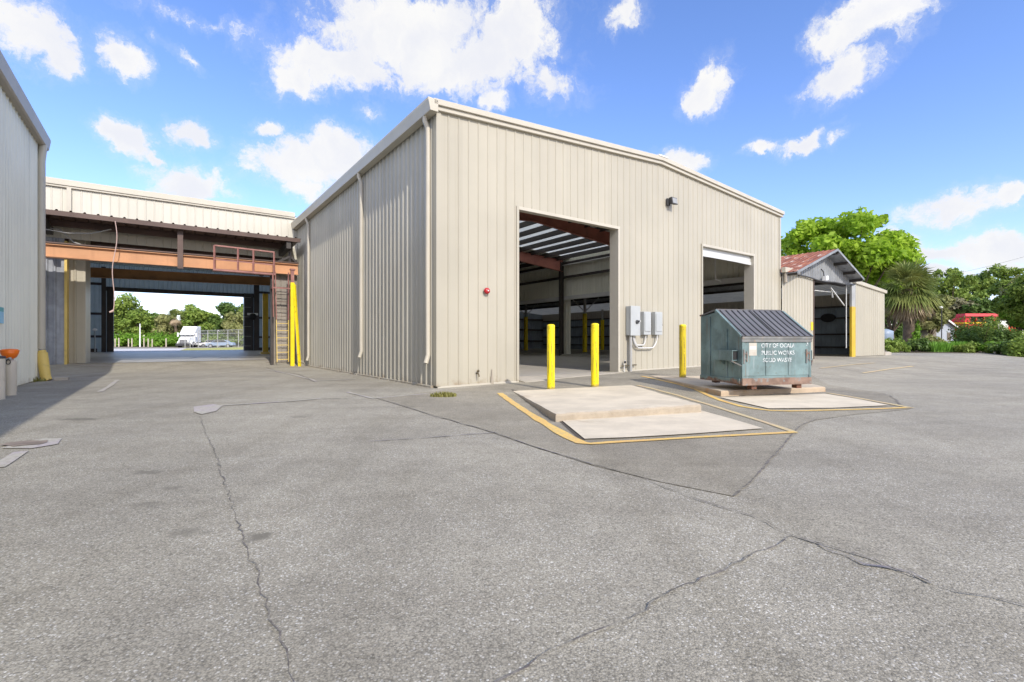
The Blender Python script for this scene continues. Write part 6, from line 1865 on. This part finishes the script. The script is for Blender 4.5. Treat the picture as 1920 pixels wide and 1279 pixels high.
for sy in (-1, 1):
    mb = MB(); mb.hexa([(-3.0, sy*1.215-.01, 2.15), (-1.9, sy*1.215-.01, 2.15), (-1.9, sy*1.215+.01, 2.15), (-3.0, sy*1.215+.01, 2.15), (-3.0, sy*1.215-.01, 2.85), (-2.25, sy*1.215-.01, 2.85), (-2.25, sy*1.215+.01, 2.85), (-3.0, sy*1.215+.01, 2.85)]); tl_(mb, 'side_window', M['glass'])
    mb = MB(); mb.box(-1.85, -1.7, sy*1.5-.12, sy*1.5+.12, 2.0, 2.75); mb.tube([(-1.8, sy*1.2, 2.6), (-1.8, sy*1.5, 2.6)], .03, 6); tl_(mb, 'mirror', M['white'])
    mb = MB(); mb.box(-4.6, -2.3, sy*1.05-.2, sy*1.05+.2, .4, .95); tl_(mb, 'fuel_tank', M['chrome'], bevel=.08)
mb = MB(); mb.box(-8.2, -4.9, -.45, -.3, .75, 1.0); mb.box(-8.2, -4.9, .3, .45, .75, 1.0); mb.box(-7.6, -6.4, -.45, .45, 1.0, 1.2); tl_(mb, 'chassis', M['dark'])
for wx in (-1.15, -6.3, -7.6):
    for sy in (-1, 1):
        mb = MB(); mb.tube([(wx, sy*(.7 if wx > -2 else .55), .52), (wx, sy*1.15, .52)], .52, 20); w = tl_(mb, 'wheel', M['black'])
        mb = MB(); mb.tube([(wx, sy*1.15, .52), (wx, sy*1.17, .52)], .3, 14); tl_(mb, 'rim', M['chrome'], w)
for sy in (-1, 1):
    mb = MB(); mb.tube([(-5.0, sy*.95, .9), (-5.0, sy*.95, 3.7)], .08, 8); tl_(mb, 'exhaust_stack', M['chrome'])

# more trees so that the surroundings do not end at the frame
for k, (u, y_, h, cr) in enumerate(((1240, 95, 9.5, 5.0), (1330, 100, 9, 5.0), (1120, 110, 8.5, 5.0))):
    pass

# ================================================================== LIGHT, SKY, CAMERA
SUN_EL = math.radians(35)
DELTA = math.radians(6.5)
# horizontal travel of the light: along +b, turned slightly toward +a
lt = (math.cos(DELTA)*BX[0]+math.sin(DELTA)*AX[0], math.cos(DELTA)*BX[1]+math.sin(DELTA)*AX[1])
travel = Vector((lt[0]*math.cos(SUN_EL), lt[1]*math.cos(SUN_EL), -math.sin(SUN_EL)))
sun = bpy.data.lights.new('Sun', 'SUN')
sun.energy = SUN_E; sun.angle = math.radians(.55); sun.color = (1.0, .93, .83)
so = bpy.data.objects.new('Sun', sun); col.objects.link(so)
so.rotation_euler = travel.to_track_quat('-Z', 'Y').to_euler()
so.location = (20, -30, 40)

world = bpy.data.worlds.new('World'); scene.world = world; world.use_nodes = True
wt = world.node_tree; wn = wt.nodes; wl = wt.links
wn.clear()
out = wn.new('ShaderNodeOutputWorld'); bg = wn.new('ShaderNodeBackground'); wl.new(bg.outputs[0], out.inputs[0])
STR = .15
bg.inputs['Strength'].default_value = STR
sky = wn.new('ShaderNodeTexSky'); sky.sky_type = 'NISHITA'; sky.sun_disc = False
sky.sun_elevation = SUN_EL; sky.sun_rotation = math.atan2(-lt[0], -lt[1])
sky.air_density = 1.0; sky.dust_density = .6; sky.ozone_density = 2.2; sky.altitude = 10
tc = wn.new('ShaderNodeTexCoord')
sepd = wn.new('ShaderNodeSeparateXYZ'); wl.new(tc.outputs['Generated'], sepd.inputs[0])
az = mth(wt, 'ARCTAN2', sepd.outputs[0], sepd.outputs[1])
el = mth(wt, 'ARCSINE', sepd.outputs[2])
cmb = wn.new('ShaderNodeCombineXYZ'); wl.new(az, cmb.inputs[0]); wl.new(el, cmb.inputs[1])
# ragged outline: warp the sky angles with noise before placing the clouds
wnz = wn.new('ShaderNodeTexNoise'); wnz.inputs['Scale'].default_value = 8; wnz.inputs['Detail'].default_value = 8; wnz.inputs['Roughness'].default_value = .66
wl.new(cmb.outputs[0], wnz.inputs['Vector'])
sub = wn.new('ShaderNodeVectorMath'); sub.operation = 'SUBTRACT'; sub.inputs[1].default_value = (.5, .5, .5); wl.new(wnz.outputs['Color'], sub.inputs[0])
scl = wn.new('ShaderNodeVectorMath'); scl.operation = 'SCALE'; scl.inputs['Scale'].default_value = .10; wl.new(sub.outputs[0], scl.inputs[0])
wp = wn.new('ShaderNodeVectorMath'); wp.operation = 'ADD'; wl.new(cmb.outputs[0], wp.inputs[0]); wl.new(scl.outputs[0], wp.inputs[1])
# clouds: azimuth, elevation (degrees), half width, half height, tilt, weight; the broad ones behind the camera are added as neutral fill
CLOUDS_AND_FILL = CLOUD_AND_FILL_TABLE
field = None
for (ca_, ce_, ra, re, tl2, wgt) in CLOUDS_AND_FILL:
    mp = wn.new('ShaderNodeMapping'); mp.vector_type = 'TEXTURE'
    mp.inputs['Location'].default_value = (math.radians(ca_), math.radians(ce_), 0)
    mp.inputs['Rotation'].default_value = (0, 0, math.radians(tl2))
    mp.inputs['Scale'].default_value = (math.radians(ra), math.radians(re), 1)
    wl.new(wp.outputs[0], mp.inputs['Vector'])
    ln = wn.new('ShaderNodeVectorMath'); ln.operation = 'LENGTH'; wl.new(mp.outputs[0], ln.inputs[0])
    v = mth(wt, 'MULTIPLY', mth(wt, 'SUBTRACT', 1.0, ln.outputs['Value']), wgt)
    field = v if field is None else mth(wt, 'MAXIMUM', field, v)
fb_ = wn.new('ShaderNodeTexNoise'); fb_.inputs['Scale'].default_value = 13; fb_.inputs['Detail'].default_value = 12; fb_.inputs['Roughness'].default_value = .70
wl.new(wp.outputs[0], fb_.inputs['Vector'])
dens = mth(wt, 'ADD', field, mth(wt, 'MULTIPLY', mth(wt, 'SUBTRACT', fb_.outputs['Fac'], .5), 2.6))
mask = mth(wt, 'MAXIMUM', mrange(wt, dens, -.04, .52, 0, .97), mrange(wt, dens, -.40, .30, 0, .14))
# body: bright tops, slightly grey-blue thick parts
f2 = wn.new('ShaderNodeTexNoise'); f2.inputs['Scale'].default_value = 9; f2.inputs['Detail'].default_value = 6
sh2 = wn.new('ShaderNodeVectorMath'); sh2.operation = 'ADD'; sh2.inputs[1].default_value = (.013, .022, .7); wl.new(wp.outputs[0], sh2.inputs[0]); wl.new(sh2.outputs[0], f2.inputs['Vector'])
shade = mrange(wt, mth(wt, 'ADD', mth(wt, 'MULTIPLY', f2.outputs['Fac'], 1.0), mth(wt, 'MULTIPLY', dens, .22)), .42, .85)
ccol = mixc(wt, shade, (.98, .97, .95), (.86, .87, .92))
cm = wn.new('ShaderNodeVectorMath'); cm.operation = 'SCALE'; wl.new(ccol, cm.inputs[0])
sund = wn.new('ShaderNodeVectorMath'); sund.operation = 'DOT_PRODUCT'; sund.inputs[1].default_value = tuple(-travel); wl.new(tc.outputs['Generated'], sund.inputs[0])
wl.new(mrange(wt, sund.outputs['Value'], -.1, .95, CLOUD_LUM/STR, CLOUD_LUM*2.0/STR), cm.inputs['Scale'])  # clouds toward the sun brightened to lift the fill
hs_ = wn.new('ShaderNodeHueSaturation'); hs_.inputs['Saturation'].default_value = SKY_SAT; hs_.inputs['Value'].default_value = SKY_VAL; wl.new(sky.outputs[0], hs_.inputs['Color'])
skc = mixc(wt, mask, mixc(wt, 1.0, hs_.outputs[0], SKY_TINT, 'MULTIPLY'), cm.outputs[0])
wl.new(skc, bg.inputs['Color'])

cam = bpy.data.cameras.new('Camera'); cam.sensor_width = 36; cam.lens = F/1920*36; cam.clip_end = 2000; cam.clip_start = .05
co = bpy.data.objects.new('Camera', cam); col.objects.link(co); co.location = (0, 0, CAMZ); co.rotation_euler = (PI/2, 0, 0)
scene.camera = co
scene.render.engine = 'CYCLES'
scene.cycles.max_bounces = 10; scene.cycles.diffuse_bounces = 6; scene.cycles.transparent_max_bounces = 8
scene.cycles.use_denoising = True
scene.cycles.sample_clamp_indirect = 6
vs = scene.view_settings
vs.view_transform = 'Standard'; vs.look = 'None'; vs.exposure = EXPO; vs.gamma = 1
